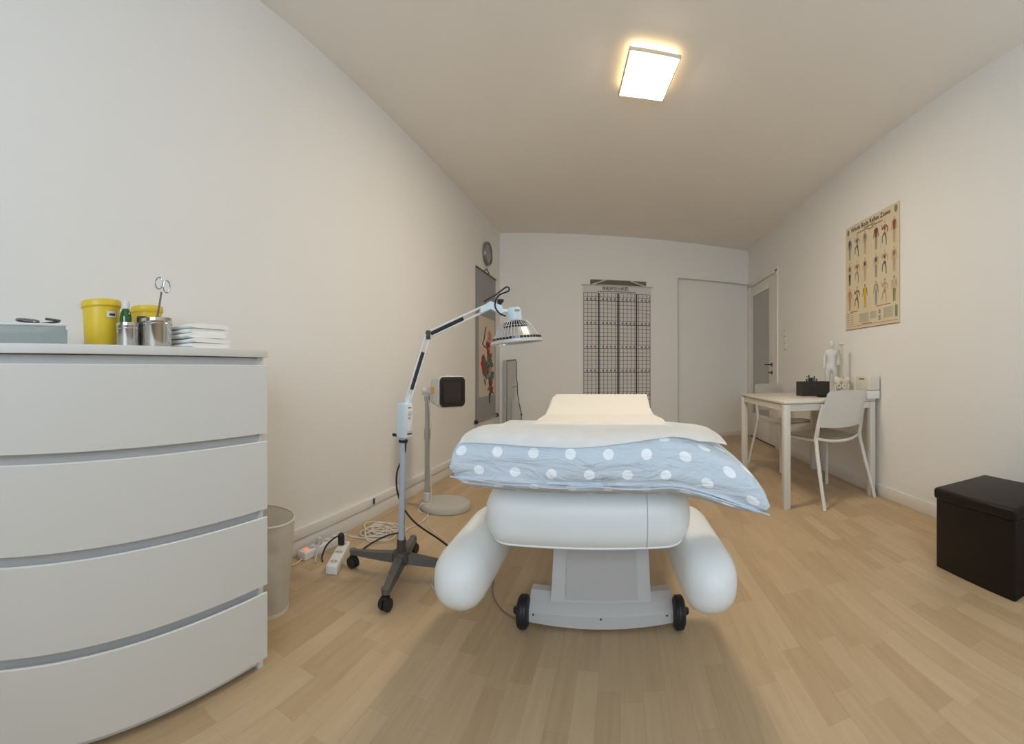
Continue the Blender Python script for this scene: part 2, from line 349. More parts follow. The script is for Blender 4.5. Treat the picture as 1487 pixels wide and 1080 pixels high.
# ------------------------------------------------------------------ things on the chest
Z1 = 1.0
tb = thing('storage_tub', 'low frosted grey plastic tub at the near end of the chest top', 'tub', (-1.17, .213, Z1)); og = (-1.17, .213, Z1)
x0, x1, y0, y1, hh = -1.29, -1.055, .108, .318, .052
m_ = MB(og); m_.bb((x0, y0, Z1), (x1, y1, Z1+.004)); m_.bb((x1-.004, y0, Z1+.004), (x1, y1, Z1+hh)); m_.bb((x0, y0, Z1+.004), (x0+.004, y1, Z1+hh)); m_.bb((x0+.004, y0, Z1+.004), (x1-.004, y0+.004, Z1+hh)); m_.bb((x0+.004, y1-.004, Z1+.004), (x1-.004, y1, Z1+hh))
m_.build('tub_body', TUB, tb, 0)
r_ = MB(og)
for p, q in (((x1, y0), (x1, y1)), ((x0, y0), (x0, y1)), ((x0, y0), (x1, y0)), ((x0, y1), (x1, y1))): r_.tube([(*p, Z1+hh), (*q, Z1+hh)], .0035, 6)
r_.bb((x1-.006, y1-.004, Z1+hh-.012), (x1+.002, y1+.004, Z1+hh+.001))
r_.build('tub_rim', mat('tub_rim_plastic', (.72, .75, .73), .4), tb)
# scissors lying across the tub: two loops and blades
sc = thing('scissors', 'steel scissors with two loop handles lying across the grey tub', 'scissors', (-1.15, .25, Z1+.060)); og = (-1.15, .25, Z1+.060)
MB(og).torus((-1.17, .238, 1.074), .034, .0036, (.2, .05, 1), sx=.9).tube([(-1.145, .262, 1.0625), (-1.09, .296, 1.0625), (-1.07, .30, 1.0615)], .003, 6).build('loop_handle', SCISS, sc)
MB(og).torus((-1.094, .290, 1.069), .020, .0032, (.16, .1, 1), sx=.9).tube([(-1.11, .285, 1.062), (-1.15, .275, 1.060), (-1.245, .262, 1.0585)], [.003, .003, .0012], 6).build('loop_handle', SCISS, sc)
tw = MB(); tw.prism([(-1.10, .149, 1.0562), (-1.12, .136, 1.0562), (-1.16, .118, 1.085)], (.003, .001, .003)); tw.prism([(-1.10, .149, 1.0562), (-1.12, .120, 1.0562), (-1.17, .108, 1.066)], (.003, .001, .003))
tag(tw.build('tweezers', SCISS), 'dark steel tweezers leaning on the tub at the photo edge', 'tweezers')
def bucket(label, loc, R, Hh, rz, sticker=True):
    t = thing('sharps_bucket', label, 'bucket', loc, rz, 'yellow plastic buckets on the chest')
    MB().lathe([(R*.80, 0), (R*.82, .003), (R*.93, Hh-.016), (R*.93, Hh-.014)], seg=32).build('bucket_body', YELLOW, t)
    MB().lathe([(R*.955, Hh-.022), (R, Hh-.018), (R, Hh-.006), (R*.97, Hh), (R*.5, Hh+.001), (0, Hh+.001)], seg=32).build('lid', YELLOW, t)
    if sticker:
        f = lambda u, v: (R*.945*math.sin(.28+.55*u), -R*.945*math.cos(.28+.55*u), Hh-.055+.018*v)
        s_ = MB().grid(f, 8, 1).build('sticker', LABELM, t)
        g = lambda u, v: (R*.955*math.sin(.42+.36*u), -R*.955*math.cos(.42+.36*u), Hh-.050+.007*v)
        MB().grid(g, 8, 1).build('sticker_print', INK, s_)
    MB().torus((-R*1.02, 0, Hh-.012), .008, .0016, (0, 1, 0)).build('handle_tab', PLAST, t)
    return t
def facing(x, y): return math.atan2(-x, y)     # turn local -y towards the viewpoint side of the room
bucket('yellow plastic bucket with lid and small white sticker on the chest', (-1.258, .489, Z1), .0635, .151, facing(-1.258, .489))
bucket('yellow plastic bucket partly hidden behind the green bottle', (-1.338, .690, Z1), .058, .156, facing(-1.338, .690), False)
bt = thing('green_bottle', 'green glass bottle with white cap behind the smaller steel canister', 'bottle', (-1.185, .540, Z1), group='bottles on the chest')
MB().lathe([(0, 0), (.0175, 0), (.019, .004), (.019, .095), (.017, .108), (.0115, .118), (.0105, .122), (.0105, .128), (0, .128)], seg=24).build('bottle_glass', GREENG, bt)
MB().lathe([(.012, .121), (.0125, .123), (.0125, .141), (.011, .145), (0, .145)], seg=24).build('cap', PLAST, bt)
bt = thing('dark_bottle', 'black capped dark bottle standing between the two steel canisters', 'bottle', (-1.128, .566, Z1), group='bottles on the chest')
MB().lathe([(0, 0), (.0145, 0), (.015, .003), (.015, .06), (.011, .068), (.010, .072), (0, .072)], seg=20).build('bottle_glass', DARKB, bt)
MB().lathe([(.0135, .066), (.0155, .068), (.0155, .090), (.0145, .093), (0, .093)], seg=20).build('cap', BLACK, bt)
def canister(label, loc, R, Hh):
    t = thing('steel_canister', label, 'canister', loc, 0, 'steel canisters on the chest')
    MB().lathe([(0, 0), (R*.96, 0), (R, .003), (R, Hh-.012), (R*1.03, Hh-.010), (R*1.04, Hh-.007), (R*1.03, Hh-.004), (R*1.03, Hh), (R*.95, Hh), (R*.95, .004), (0, .004)], seg=40).build('can_body', STEEL, t)
    MB().torus((0, 0, Hh-.016), R*1.012, .0016, seg=40).build('bead_ring', STEEL, t)
    return t
canister('smaller brushed steel canister in front of the green bottle', (-1.087, .503, Z1), .0325, .067)
canister('larger brushed steel canister holding the ring handled forceps', (-1.052, .573, Z1), .0425, .079)
fc = thing('forceps', 'slim ring handled forceps standing upright in the larger steel canister', 'forceps', (-1.050, .573, Z1+.006)); og = (-1.050, .573, Z1+.006)
vr = Vector((.478, .878, 0)); o_ = Vector((-1.050, .573, Z1+.006))
def fp(a, z): return o_+vr*a+Vector((0, 0, z))
MB(og).tube([fp(-.012, 0), fp(-.003, .06), fp(.012, .148)], .0018, 6).torus(fp(.006, .172), .0165, .0017, (.8, -.5, .1), sx=.62).build('shank', CHROME, fc)
MB(og).tube([fp(-.010, 0), fp(.001, .06), fp(.014, .148)], .0018, 6).torus(fp(.027, .162), .0165, .0017, (.8, -.5, -.1), sx=.55).build('shank', CHROME, fc)
# folded towels
def towel_mesh(k):
    random.seed(20+k); h = .0130; lx, ly = .17, .136
    b = MB(); n = 24
    def sec(sx): return [(sx*lx/2, 0)]
    pr = []
    for i in range(n):
        a = 2*PI*i/n; y = ly/2*math.copysign(abs(math.cos(a))**.25, math.cos(a)); z = h/2+h/2*math.copysign(abs(math.sin(a))**.85, math.sin(a)); pr.append((y, z))
    rings = []
    for j in range(15):
        x = -lx/2+lx*j/14
        rings.append([b.bm.verts.new((x, y+.003*noise.noise((x*20+k*7, z*50, y*3)), min(max(z+.0012*noise.noise((x*25, y*25, k*3.1)), 0), h))) for y, z in pr])
    for p, q in zip(rings, rings[1:]):
        for i in range(n): b.bm.faces.new((p[i], p[(i+1) % n], q[(i+1) % n], q[i]))
    b.bm.faces.new(rings[0]); b.bm.faces.new(rings[-1][::-1])
    return b
tl = ['topmost white folded towel of the stack on the chest', 'white folded towel second from the top of the stack on the chest', 'white folded towel in the middle of the stack on the chest', 'white folded towel second from the bottom of the stack on the chest', 'bottom white folded towel of the stack resting on the chest top']
for k in range(5):
    o = towel_mesh(k).build('folded_towel', TOWEL); o.location = (-1.075+random.uniform(-.004, .004), .705+random.uniform(-.006, .008), Z1+.0134*(4-k)); o.rotation_euler = (0, 0, .03+random.uniform(-.04, .04))
    tag(o, tl[k], 'towel', 'folded white towels on the chest')

# ------------------------------------------------------------------ waste basket
bk = thing('waste_basket', 'round cream perforated metal waste basket beside the chest', 'waste basket', (-1.285, 1.165, 0))
MB().lathe([(.118, .012), (.124, .08), (.136, .25), (.141, .352)], seg=40, close=False).build('basket_wall', MESHW, bk)
MB().torus((0, 0, .354), .142, .0042, seg=44).build('rim', CREAM, bk)
MB().lathe([(0, .004), (.112, .004), (.119, 0), (.119, .014), (0, .014)], seg=36).build('base', CREAM, bk)
lg = MB()
def bagf(u, v):
    a = 2*PI*u; r = (.096+.016*noise.noise((math.cos(a)*2.5, math.sin(a)*2.5, v*4)))*(.35+.65*math.sin(PI*min(1, .08+v*.92))**.4); return (r*math.cos(a), r*math.sin(a), .02+.17*v+.02*noise.noise((math.cos(a)*2, math.sin(a)*2, 5+v*2)))
lg.grid(bagf, 36, 14); o = lg.build('bin_bag', BAG, smooth=80); o.location = (-1.285, 1.165, 0)
tag(o, 'crumpled pale plastic bag inside the waste basket', 'bag')

# ------------------------------------------------------------------ power strips and cords
def strip(label, x, y, rz, n, Ln, switch):
    t = thing('power_strip', label, 'power strip', (x, y, 0), rz, 'power strips on the floor by the left wall')
    MB().box((0, 0, .021), (.054, Ln, .042), bev=.006, seg=3).build('strip_body', PLAST, t)
    p0 = -Ln/2+(.075 if switch else .05)
    for k in range(n):
        y_ = p0+(Ln/2-.035-p0)*k/max(1, n-1)
        MB().lathe([(0, .0425), (.0175, .0425), (.0185, .0435), (.0195, .0435), (.0205, .0415)], (0, y_, 0), seg=20).lathe([(0, .0432), (.0035, .0432)], (-.008, y_, 0), seg=8, mi=1).lathe([(0, .0432), (.0035, .0432)], (.008, y_, 0), seg=8, mi=1).build('socket', [GREYPL, DARKPL], t)
    if switch: MB().box((0, -Ln/2+.032, .0435), (.020, .028, .008), bev=.002).build('switch', GLOWRED, t)
    return t
strip('white power strip with glowing red switch along the baseboard', -1.432, 1.745, -.03, 5, .33, True)
strip('white power strip lying askew with a black plug in its far end', -1.287, 1.690, .42, 3, .30, False)
pl = MB(); pl.tube([(-1.335, 1.775, .044), (-1.335, 1.775, .085)], .017, 14); pl.sphere((-1.335, 1.775, .086), .0175, 14)
pl.tube(smooth_path([(-1.335, 1.775, .085), (-1.345, 1.74, .088), (-1.362, 1.69, .06), (-1.368, 1.66, .012), (-1.34, 1.63, .005)]), .0042, 8)
tag(pl.build('plug', CORDB), 'black plug with short cord in the askew power strip', 'plug')
pl = MB(); pl.tube([(-1.432, 1.715, .044), (-1.432, 1.715, .074)], .016, 14); pl.tube(smooth_path([(-1.432, 1.715, .07), (-1.41, 1.69, .068), (-1.385, 1.64, .03), (-1.37, 1.61, .005), (-1.352, 1.60, .005)]), .0036, 8)
tag(pl.build('plug', GREYPL), 'grey plug in the power strip along the baseboard', 'plug')
def cord(name, pts, r, m, label, cat='cord', n=8):
    tag(MB().tube(smooth_path(pts, n), r, 8).build(name, m, smooth=60), label, cat)
random.seed(3)
# bundle of white flex
pts = [(-1.425, 1.93, .03), (-1.40, 1.97, .006)]
for k in range(34):
    a = k*PI*.42; cx, cy = -1.30+.04*math.sin(k*.9), 2.03+.035*k/8; pts.append((cx+.10*math.cos(a)*(.6+.4*random.random()), cy+.09*math.sin(a), .005+.006*(k % 4)+.01*random.random()))
pts += [(-1.20, 2.25, .006), (-1.18, 2.40, .005), (-1.20, 2.52, .005)]
cord('white_flex', pts, .0034, CORDW, 'tangled bundle of white flex on the floor by the power strips', 'cord', 6)
cord('white_flex', [(-1.43, 1.58, .012), (-1.42, 1.52, .005), (-1.44, 1.40, .004), (-1.45, 1.20, .004)], .003, CORDW, 'thin white flex running from the power strip behind the basket')
cord('black_cord', [(-1.252, 1.735, .005), (-1.262, 1.85, .005), (-1.25, 1.95, .018), (-1.19, 2.02, .046), (-1.13, 2.06, .045), (-1.05, 1.95, .01), (-1.01, 1.86, .005), (-.985, 1.83, .005)], .0042, CORDB, 'black cord on the floor running from power strip to lamp stand')
cord('grey_flex', [(-1.215, 2.55, .004), (-1.10, 2.33, .004), (-.98, 2.22, .004), (-.86, 2.10, .004), (-.80, 1.95, .004), (-.82, 1.85, .004), (-.80, 1.72, .004), (-.75, 1.66, .004)], .0026, CORDW, 'thin pale flex curving over the floor from the round lamp base')
cord('bed_cord', [(-.56, 1.86, .004), (-.53, 1.74, .004), (-.47, 1.64, .004), (-.40, 1.585, .004), (-.33, 1.59, .004), (-.29, 1.62, .03)], .0026, mat('brown_cord', (.24, .18, .12), .6), 'thin brown cord on the floor under the treatment couch')

# ------------------------------------------------------------------ heat lamp on castors
BX, BY = -.946, 1.707
hl = thing('heat_lamp', 'pale blue mineral heat lamp with wire dome on a black castor stand', 'lamp', (BX, BY, 0)); og = (BX, BY, 0)
hub = MB(og); hub.lathe([(0, .072), (.038, .072), (.044, .080), (.044, .108), (.036, .122), (.024, .126), (0, .126)], (BX, BY, 0), seg=24)
hub.lathe([(.022, .12), (.020, .175), (0, .175)], (BX, BY, 0), seg=20); hub.build('hub', mat('dark_hub', (.07, .062, .055), .5), hl)
DG = mat('castor_leg_grey', (.11, .10, .09), .5, namt=.1)
a0 = math.atan2(.52, -.148)
for k in range(4):
    a = a0+k*PI/2+(-.15 if k == 1 else 0); d = Vector((math.cos(a), math.sin(a), 0)); s_ = Vector((-d.y, d.x, 0)); o_ = Vector((BX, BY, 0)); R = .27 if k in (0, 2) else .245
    lgm = MB(og)
    q = [(o_+d*.03+s_*.024, .076, .112), (o_+d*R+s_*.013, .072, .090)]
    lo = [o_+d*.03+s_*.026+Vector((0, 0, .074)), o_+d*.03-s_*.026+Vector((0, 0, .074)), o_+d*.03-s_*.020+Vector((0, 0, .114)), o_+d*.03+s_*.020+Vector((0, 0, .114))]
    hi = [o_+d*R+s_*.017+Vector((0, 0, .066)), o_+d*R-s_*.017+Vector((0, 0, .066)), o_+d*R-s_*.012+Vector((0, 0, .086)), o_+d*R+s_*.012+Vector((0, 0, .086))]
    A = [lgm.bm.verts.new(p) for p in lo]; B = [lgm.bm.verts.new(p) for p in hi]
    for i in range(4): lgm.bm.faces.new((A[i], A[(i+1) % 4], B[(i+1) % 4], B[i]))
    lgm.bm.faces.new(A); lgm.bm.faces.new(B)
    lgm.lathe([(0, .066), (.018, .066), (.018, .086), (.014, .090), (0, .090)], o_+d*R, seg=16)
    leg = lgm.build('leg', DG, hl)
    c = o_+d*(R+.002); ax = Vector((math.cos(a+1.2), math.sin(a+1.2), 0))
    w = MB(og)
    for sg in (-1, 1): w.lathe([(0, -.009), (.022, -.009), (.026, -.006), (.026, .006), (.022, .009), (0, .009)], c+ax*.012*sg+Vector((0, 0, .026)), ax, 22)
    w.lathe([(.006, .03), (.006, .07)], c, seg=10); w.box(c+Vector((0, 0, .050)), (.03, .03, .018), bev=.006)
    w.build('castor', BLACK, leg)
MB(og).tube([(BX, BY, .15), (BX+.008, BY+.003, .64)], .0145, 20).build('pole', POLEM, hl)
MB(og).lathe([(.0205, .612), (.0205, .624)], (BX+.008, BY+.003, 0), seg=20).tube([(BX-.01, BY-.004, .642), (BX-.04, BY-.008, .645)], .007, 10).build('clamp_collar', BLACK, hl)
ca = math.radians(-17); cR = rotz(ca); cc = Vector((BX+.014, BY+.004, .712))
cb = MB(og).box(cc, (.060, .050, .158), rot=cR, bev=.007, seg=3).build('control_box', BLUEPL, hl)
fn = cR @ Vector((0, -1, 0)); fx = cR @ Vector((1, 0, 0))
pn = MB(og); pn.box(cc+fx*.031, (.002, .042, .145), rot=cR, bev=.0006); pn.build('control_panel', PLAST, cb)
MB(og).lathe([(.010, 0), (.009, .008), (0, .008)], cc+fx*.032+Vector((0, 0, .035)), fx, 18).build('dial', GREYPL, cb)
MB(og).box(cc+fx*.034+Vector((0, 0, -.028)), (.006, .018, .036), rot=cR, bev=.002).build('rocker_switch', PLAST, cb)
MB(og).box(cc+fx*.0325+Vector((0, 0, .058)), (.001, .02, .004), rot=cR).build('panel_mark', DARKPL, cb)
MB(og).box(cc+fx*.0325+Vector((0, 0, .012)), (.001, .012, .003), rot=cR).build('panel_mark', DARKPL, cb)
MB(og).box(cc+fx*.0325+Vector((0, 0, -.058)), (.001, .028, .006), rot=cR).build('panel_mark', DARKPL, cb)
P0, P1, P2 = Vector((-.921, 1.721, .795)), Vector((-.846, 1.779, 1.098)), Vector((-.596, 1.908, 1.232))
sd = Vector((.55, -.83, 0)).normalized()
def arm(name, A, B, off, dark0, dark1):
    d = (B-A).normalized(); n = d.cross(sd).normalized()
    b = MB(og)
    for k in (-1, 1): b.tube([A+n*off*k, B+n*off*k], .0048, 8)
    o = b.build(name, PLAST, hl)
    L = (B-A).length; s0, s1 = A+d*L*dark0+n*.001, A+d*L*dark1+n*.001
    coil = []; N = 90
    for i in range(N*3+1):
        f = i/(N*3); ang = f*N*.35*2*PI; coil.append(s0.lerp(s1, f)+n*.0085*math.cos(ang)+sd*.0085*math.sin(ang))
    MB(og).tube([s0-d*.006, s1+d*.006], .0088, 10).build('spring', CORDB, o)
    return o
arm('lower_arm', P0, P1, .011, .20, .72); arm('upper_arm', P1, P2, .012, .06, .55)
e = MB(og); e.box(P1, (.020, .018, .042), rot=rotz(.5), bev=.004); e.lathe([(.012, -.014), (.012, .014)], P1+Vector((0, 0, .008)), sd, 14); e.build('elbow_joint', DARKPL, hl)
b_ = MB(og); b_.tube([P0+Vector((0, 0, -.01)), P0+Vector((.006, .003, .035))], [.016, .010], 12); b_.build('arm_socket', BLUEPL, hl)
# head
hc = Vector((-.478, 1.965, 1.064)); vx = Vector((.97, .24, 0)); ax = (Vector((0, 0, 1))-vx*.10).normalized()
jt = MB(og); jt.prism([P2+(P2-P1).normalized()*-.05+Vector((0, 0, -.012)), P2+(P2-P1).normalized()*-.05+Vector((0, 0, .012)), P2+Vector((.0, 0, .022)), P2+vx*.05+Vector((0, 0, .002)), P2+vx*.066+Vector((0, 0, -.03)), P2+vx*.045+Vector((0, 0, -.035)), P2+Vector((0, 0, -.014))], sd*.02)
jt.tube([P2+vx*.05+Vector((0, 0, -.02)), hc+ax*.145], .008, 10); jt.build('head_bracket', BLUEPL, hl)
MB(og).tube([P2+vx*.045+Vector((0, 0, .002)), P2+vx*.05+Vector((0, 0, .022))], [.006, .014], 12).box(P2+vx*.052+Vector((0, 0, .026)), (.03, .012, .014), bev=.003).build('tension_knob', BLACK, hl)
hd = MB(og).lathe([(.033, .106), (.034, .110), (.034, .150), (.031, .162), (.024, .166), (0, .166)], hc, ax, 28).build('head_cap', BLUEPL, hl)
MB(og).box(hc+ax*.150+vx*.015-Vector((-.24, .97, 0))*.033, (.024, .004, .010), rot=rotz(.24), bev=.001).build('cap_label', mat('tan_label', (.42, .33, .25), .6), hd)
prof = [(.036, .106), (.058, .098), (.076, .077), (.093, .048), (.107, .022), (.119, .004)]
hood = MB(og).lathe([(.040, .075), (.062, .072), (.070, .066), (.084, .040), (.096, .026), (.098, .018), (.080, .014), (0, .012)], hc, ax, 40).build('reflector', ALU, hl)
MB(og).lathe([(.030, .103), (.046, .099), (.056, .090), (.060, .078), (.050, .076), (0, .076)], hc, ax, 36).build('inner_core', DARKB, hl)
cg = MB(og); u_, w_ = frame_of(ax)
for k in range(36):
    t_ = 2*PI*k/36; dd = u_*math.cos(t_)+w_*math.sin(t_)
    cg.tube([hc+ax*z+dd*r for r, z in prof], .0017, 4, False)
for r, z, q in ((.037, .105, .002), (.084, .078, .0013), (.119, .003, .004), (.117, .013, .002)): cg.torus(hc+ax*z, r, q, ax, 48, 6)
cg.lathe([(.1195, .0), (.1205, .002), (.1185, .014), (.1175, .014)], hc, ax, 48, close=False)
cg.build('wire_guard', CAGE, hl)
sl = MB(og)
for k in range(44):
    t_ = 2*PI*k/44; dd = u_*math.cos(t_)+w_*math.sin(t_); tt = ax.cross(dd)
    c_ = hc+ax*.021+dd*.1155; sl.prism([c_-tt*.006-ax*.005, c_+tt*.006-ax*.005, c_+tt*.006+ax*.005, c_-tt*.006+ax*.005], dd*-.002)
sl.build('vent_slots', DARKB, hl)
cpts = [P2+Vector((-.02, -.02, .02)), P2+vx*.035+Vector((0, -.02, .05)), P2+vx*.085+Vector((0, -.02, .085)), P2+vx*.095+Vector((0, -.02, .068)), P2+vx*.05+Vector((0, -.025, .045)), P2+vx*.035+Vector((0, -.03, .0)), P2+vx*.055+Vector((0, -.03, -.035)), hc+ax*.125-vx*.036+Vector((0, -.02, 0))]
MB(og).tube(smooth_path(cpts), .0036, 8).build('head_cable', CORDB, hl)
MB(og).tube(smooth_path([cc+Vector((.012, -.006, -.085)), (BX+.015, BY+.0, .56), (BX-.018, BY-.01, .47), (BX-.012, BY, .36), (BX+.05, BY+.02, .26), (BX+.15, BY+.10, .16), (BX+.215, BY+.16, .075), (BX+.235, BY+.16, .012), (BX+.18, BY+.19, .005), (BX+.08, BY+.23, .005), (BX-.0, BY+.20, .006), (BX-.01, BY+.14, .006)]), .0042, 8).build('power_cable', CORDB, hl)

# ------------------------------------------------------------------ infrared lamp on a round base
QX, QY = -1.275, 2.665
il = thing('infrared_lamp', 'grey infrared lamp with square dark filter on a round floor base', 'lamp', (QX, QY, 0)); og = (QX, QY, 0)
MB(og).lathe([(0, 0), (.168, 0), (.173, .005), (.173, .030), (.166, .040), (.05, .046), (0, .046)], (QX+.115, QY+.05, 0), seg=48).build('base', mat('lamp_base_grey', (.50, .48, .43), .6), il)
MB(og).lathe([(.026, .044), (.024, .10), (.018, .105)], (QX, QY, 0), seg=20).build('pole_foot', GREYPL, il)
MB(og).lathe([(.0175, .10), (.0175, .46), (.021, .475), (.021, .53), (.016, .545), (.0155, .72), (.020, .735), (.020, .76), (0, .76)], (QX, QY, 0), seg=20).build('pole', POLE2, il)
th = math.radians(55); Rh = rotz(th); nrm = Rh @ Vector((0, -1, 0)); rgt = Rh @ Vector((1, 0, 0)); up = Vector((0, 0, 1)); fc_ = Vector((-1.082, 2.64, .795))
MB(og).tube([(QX, QY, .75), Vector((QX, QY, .80))], [.016, .02], 14).tube([Vector((QX-.03, QY-.02, .795)), Vector((QX+.03, QY+.02, .795))], .026, 16).tube([Vector((QX, QY, .80)), fc_-nrm*.11], .02, 12).build('tilt_joint', GREYPL, il)
def rrect(w, h, r, n=6):
    out = []
    for sx, sy, a in ((1, 1, 0), (-1, 1, PI/2), (-1, -1, PI), (1, -1, 1.5*PI)):
        for k in range(n+1):
            t_ = a+PI/2*k/n; out.append((sx*(w/2-r)+r*math.cos(t_), sy*(h/2-r)+r*math.sin(t_)))
    return out
hb = MB(og); rings = []
for dpt, k, r in ((-.165, .52, .02), (-.158, .70, .03), (-.13, .86, .035), (-.03, 1.0, .035), (.0, 1.02, .035), (.004, .98, .03)):
    rings.append([hb.bm.verts.new(fc_+nrm*dpt+rgt*x+up*y) for x, y in rrect(.205*k, .205*k, r*k)])
for p, q in zip(rings, rings[1:]):
    for i in range(len(p)): hb.bm.faces.new((p[i], p[(i+1) % len(p)], q[(i+1) % len(p)], q[i]))
hb.bm.faces.new(rings[0]); hb.bm.faces.new(rings[-1]); hb = hb.build('lamp_housing', IRGREY, il)
g = MB(og); g.prism([fc_+nrm*.003+rgt*x+up*y for x, y in rrect(.196, .196, .03)], nrm*.006)
for k in range(3):
    s_ = .165-.012*k; pts = [fc_+nrm*.010+rgt*x+up*y for x, y in rrect(s_, s_, .02)]; g.tube(pts+[pts[0]], .0022, 6, False)
g.build('dark_filter', GRILLE, il)
lft = -rgt
sp_ = fc_-nrm*.085-rgt*.0965
MB(og).prism([sp_+nrm*a+up*b for a, b in ((-.022, -.014), (.022, -.014), (.022, .03), (-.022, .03))], -rgt*.002).build('warning_sticker', ORANGE, il)
MB(og).box(fc_-nrm*.05+up*.106, (.05, .02, .012), rot=Rh, bev=.004).build('top_button', GREYPL, il)
MB(og).tube(smooth_path([(QX+.02, QY-.02, .74), (QX+.035, QY-.02, .55), (QX+.03, QY-.02, .3), (QX+.04, QY-.02, .06), (QX+.0, QY-.08, .05), (QX-.02, QY-.09, .004), (QX+.05, QY-.13, .004)]), .003, 8).build('lamp_cable', CORDW, il)

# ------------------------------------------------------------------ treatment couch
OB = Vector((-.10, 1.285, 0)); RB = .035
bed = thing('treatment_couch', 'white padded treatment couch with drop arm pads and wheeled base', 'treatment couch', OB, RB)
rx = lambda a: Matrix.Rotation(a, 3, 'X')
def cushion(name, y0, y1, zt0, zt1, thick, hw, bev):
    b = MB(); L = math.hypot(y1-y0, zt1-zt0); a = math.atan2(zt1-zt0, y1-y0); c = Vector((0, (y0+y1)/2, (zt0+zt1)/2))-rx(a) @ Vector((0, 0, thick/2))
    b.box(c, (2*hw, L, thick), rot=rx(a), bev=bev, seg=8)
    return b.build(name, VINYL, bed, 60)
fr = cushion('foot_cushion', -.03, .98, .578, .655, .204, .322, .088)
cushion('seat_cushion', .985, 1.30, .655, .662, .15, .311, .05)
cushion('back_cushion', 1.30, 1.735, .660, .766, .13, .318, .03)
ca_ = math.atan2(.077, 1.01)
def onf(x, dy, dz): return Vector((0, -.03, .578))+rx(ca_) @ Vector((x, dy, dz))
BV, DZ = .088, -.178
ry_ = math.sqrt(BV**2-(DZ+.204-BV)**2); fo = BV-ry_
sp_ = [onf(.18, .16, .0006)]+[onf(.18, BV-(BV+.0006)*math.sin(q*PI/24), -BV+(BV+.0006)*math.cos(q*PI/24)) for q in range(13)]+[onf(.18, -.0006, -.116)]+[onf(.18, BV-(BV+.0006)*math.cos(q*.12), -.116-(BV+.0006)*math.sin(q*.12)) for q in range(1, 8)]
MB().tube(sp_, .0013, 6).build('cushion_seam', SEAM, fr)
hh_ = []
for q in range(9):
    a = PI/2*q/8; hh_.append((-(.322-BV)-(ry_+.0008)*math.cos(a), BV-(ry_+.0008)*math.sin(a)))
pp = [(-(.3228-BV+ry_), .5)]+hh_+[(0, fo-.0008)]+[(-x, y) for x, y in hh_[::-1]]+[(.3228-BV+ry_, .5)]
MB().tube([onf(x, y, DZ) for x, y in pp], .0034, 8).build('cushion_piping', VINYL, fr)
for sgn in (-1, 1):
    b = MB(); rings = []; n = 28; y0_, y1_ = -.085, .40
    st = [(y0_, .0), (y0_+.004, .30), (y0_+.016, .56), (y0_+.038, .80), (y0_+.07, .95), (y0_+.11, 1.), (y1_-.08, 1.), (y1_-.03, .93), (y1_-.008, .75), (y1_, .45)]
    for y_, k in st:
        f = (y_-y0_)/(y1_-y0_); cz = (.285 if sgn > 0 else .277)+.040*f; cx = (.378 if sgn > 0 else -.396)-sgn*.022*f
        if k < .01: rings.append([b.bm.verts.new((cx, y_, cz))]*n); continue
        rings.append([b.bm.verts.new((cx+.086*k*math.copysign(abs(math.cos(t_))**.85, math.cos(t_))*1.0, y_, cz+.094*k*math.copysign(abs(math.sin(t_))**.85, math.sin(t_)))) for t_ in [2*PI*i/n for i in range(n)]])
    for p, q in zip(rings, rings[1:]):
        for i in range(n):
            f = [p[i], p[(i+1) % n], q[(i+1) % n], q[i]]; f = list(dict.fromkeys(f))
            if len(f) > 2: b.bm.faces.new(f)
    b.bm.faces.new(rings[-1])
    pad = b.build('arm_pad', VINYL, bed, 60)
    MB().box((sgn*.315, .22, .372), (.10, .04, .014), bev=.003).build('pad_hinge', GREYPL, pad)
MB().bb((-.27, .16, .385), (.27, 1.66, .405), bev=.004).bb((-.10, .45, .20), (.13, .75, .39), bev=.01).build('under_frame', GREYPL, bed)
# lift housing behind the wheel beam
b = MB(); hx = .040
b.prism([(hx-.182, .275, .095), (hx+.182, .275, .095), (hx+.172, .335, .385), (hx-.172, .335, .385)], (0, .06, 0)); hs = b.build('lift_housing', GREYPL, bed)
b = MB(); b.prism([(hx-.128, .2735, .108), (hx+.133, .2735, .108), (hx+.126, .330, .375), (hx-.122, .330, .375)], (0, -.0035, 0)); b.build('housing_panel', mat('housing_inset', (.52, .49, .47), .5), hs)
b = MB(); n = 20; sec = [(.0, .022), (.0, .058), (.012, .072), (.06, .112), (.10, .112), (.10, .022)]; rings = []
for i in range(n+1):
    x = -.262+.524*i/n; bow = .010*(1-(x/.262)**2); rings.append([b.bm.verts.new((hx+x, .262-bow+yy, z-(.008*(1-(x/.262)**2) if z < .03 else 0))) for yy, z in sec])
for p, q in zip(rings, rings[1:]):
    for i in range(len(sec)): b.bm.faces.new((p[i], p[(i+1) % len(sec)], q[(i+1) % len(sec)], q[i]))
b.bm.faces.new(rings[0]); b.bm.faces.new(rings[-1]); bm_ = b.build('wheel_beam', GREYPL, bed, 25)
for x in (-.245, 0, .238):
    bow = .010*(1-(x/.262)**2); MB().lathe([(0, .001), (.0035, .001), (.0045, -.002)], (hx+x, .2615-bow, .050), (0, -1, 0), 10).build('screw', DARKPL, bm_)
for sgn in (-1, 1):
    w = MB(); cx = hx+sgn*.281
    w.lathe([(0, -.020), (.045, -.020), (.056, -.014), (.058, -.006), (.058, .006), (.056, .014), (.045, .020), (0, .020)], (cx, .262, .058), (1, 0, 0), 30)
    for k in (-.007, .007): w.torus((cx+k, .262, .058), .0575, .0018, (1, 0, 0), 30, 5)
    w.lathe([(.014, .018), (.014, .030), (.010, .036), (0, .036)], (cx, .262, .060), (sgn, 0, 0), 14)
    w.build('wheel', BLACK, bm_)
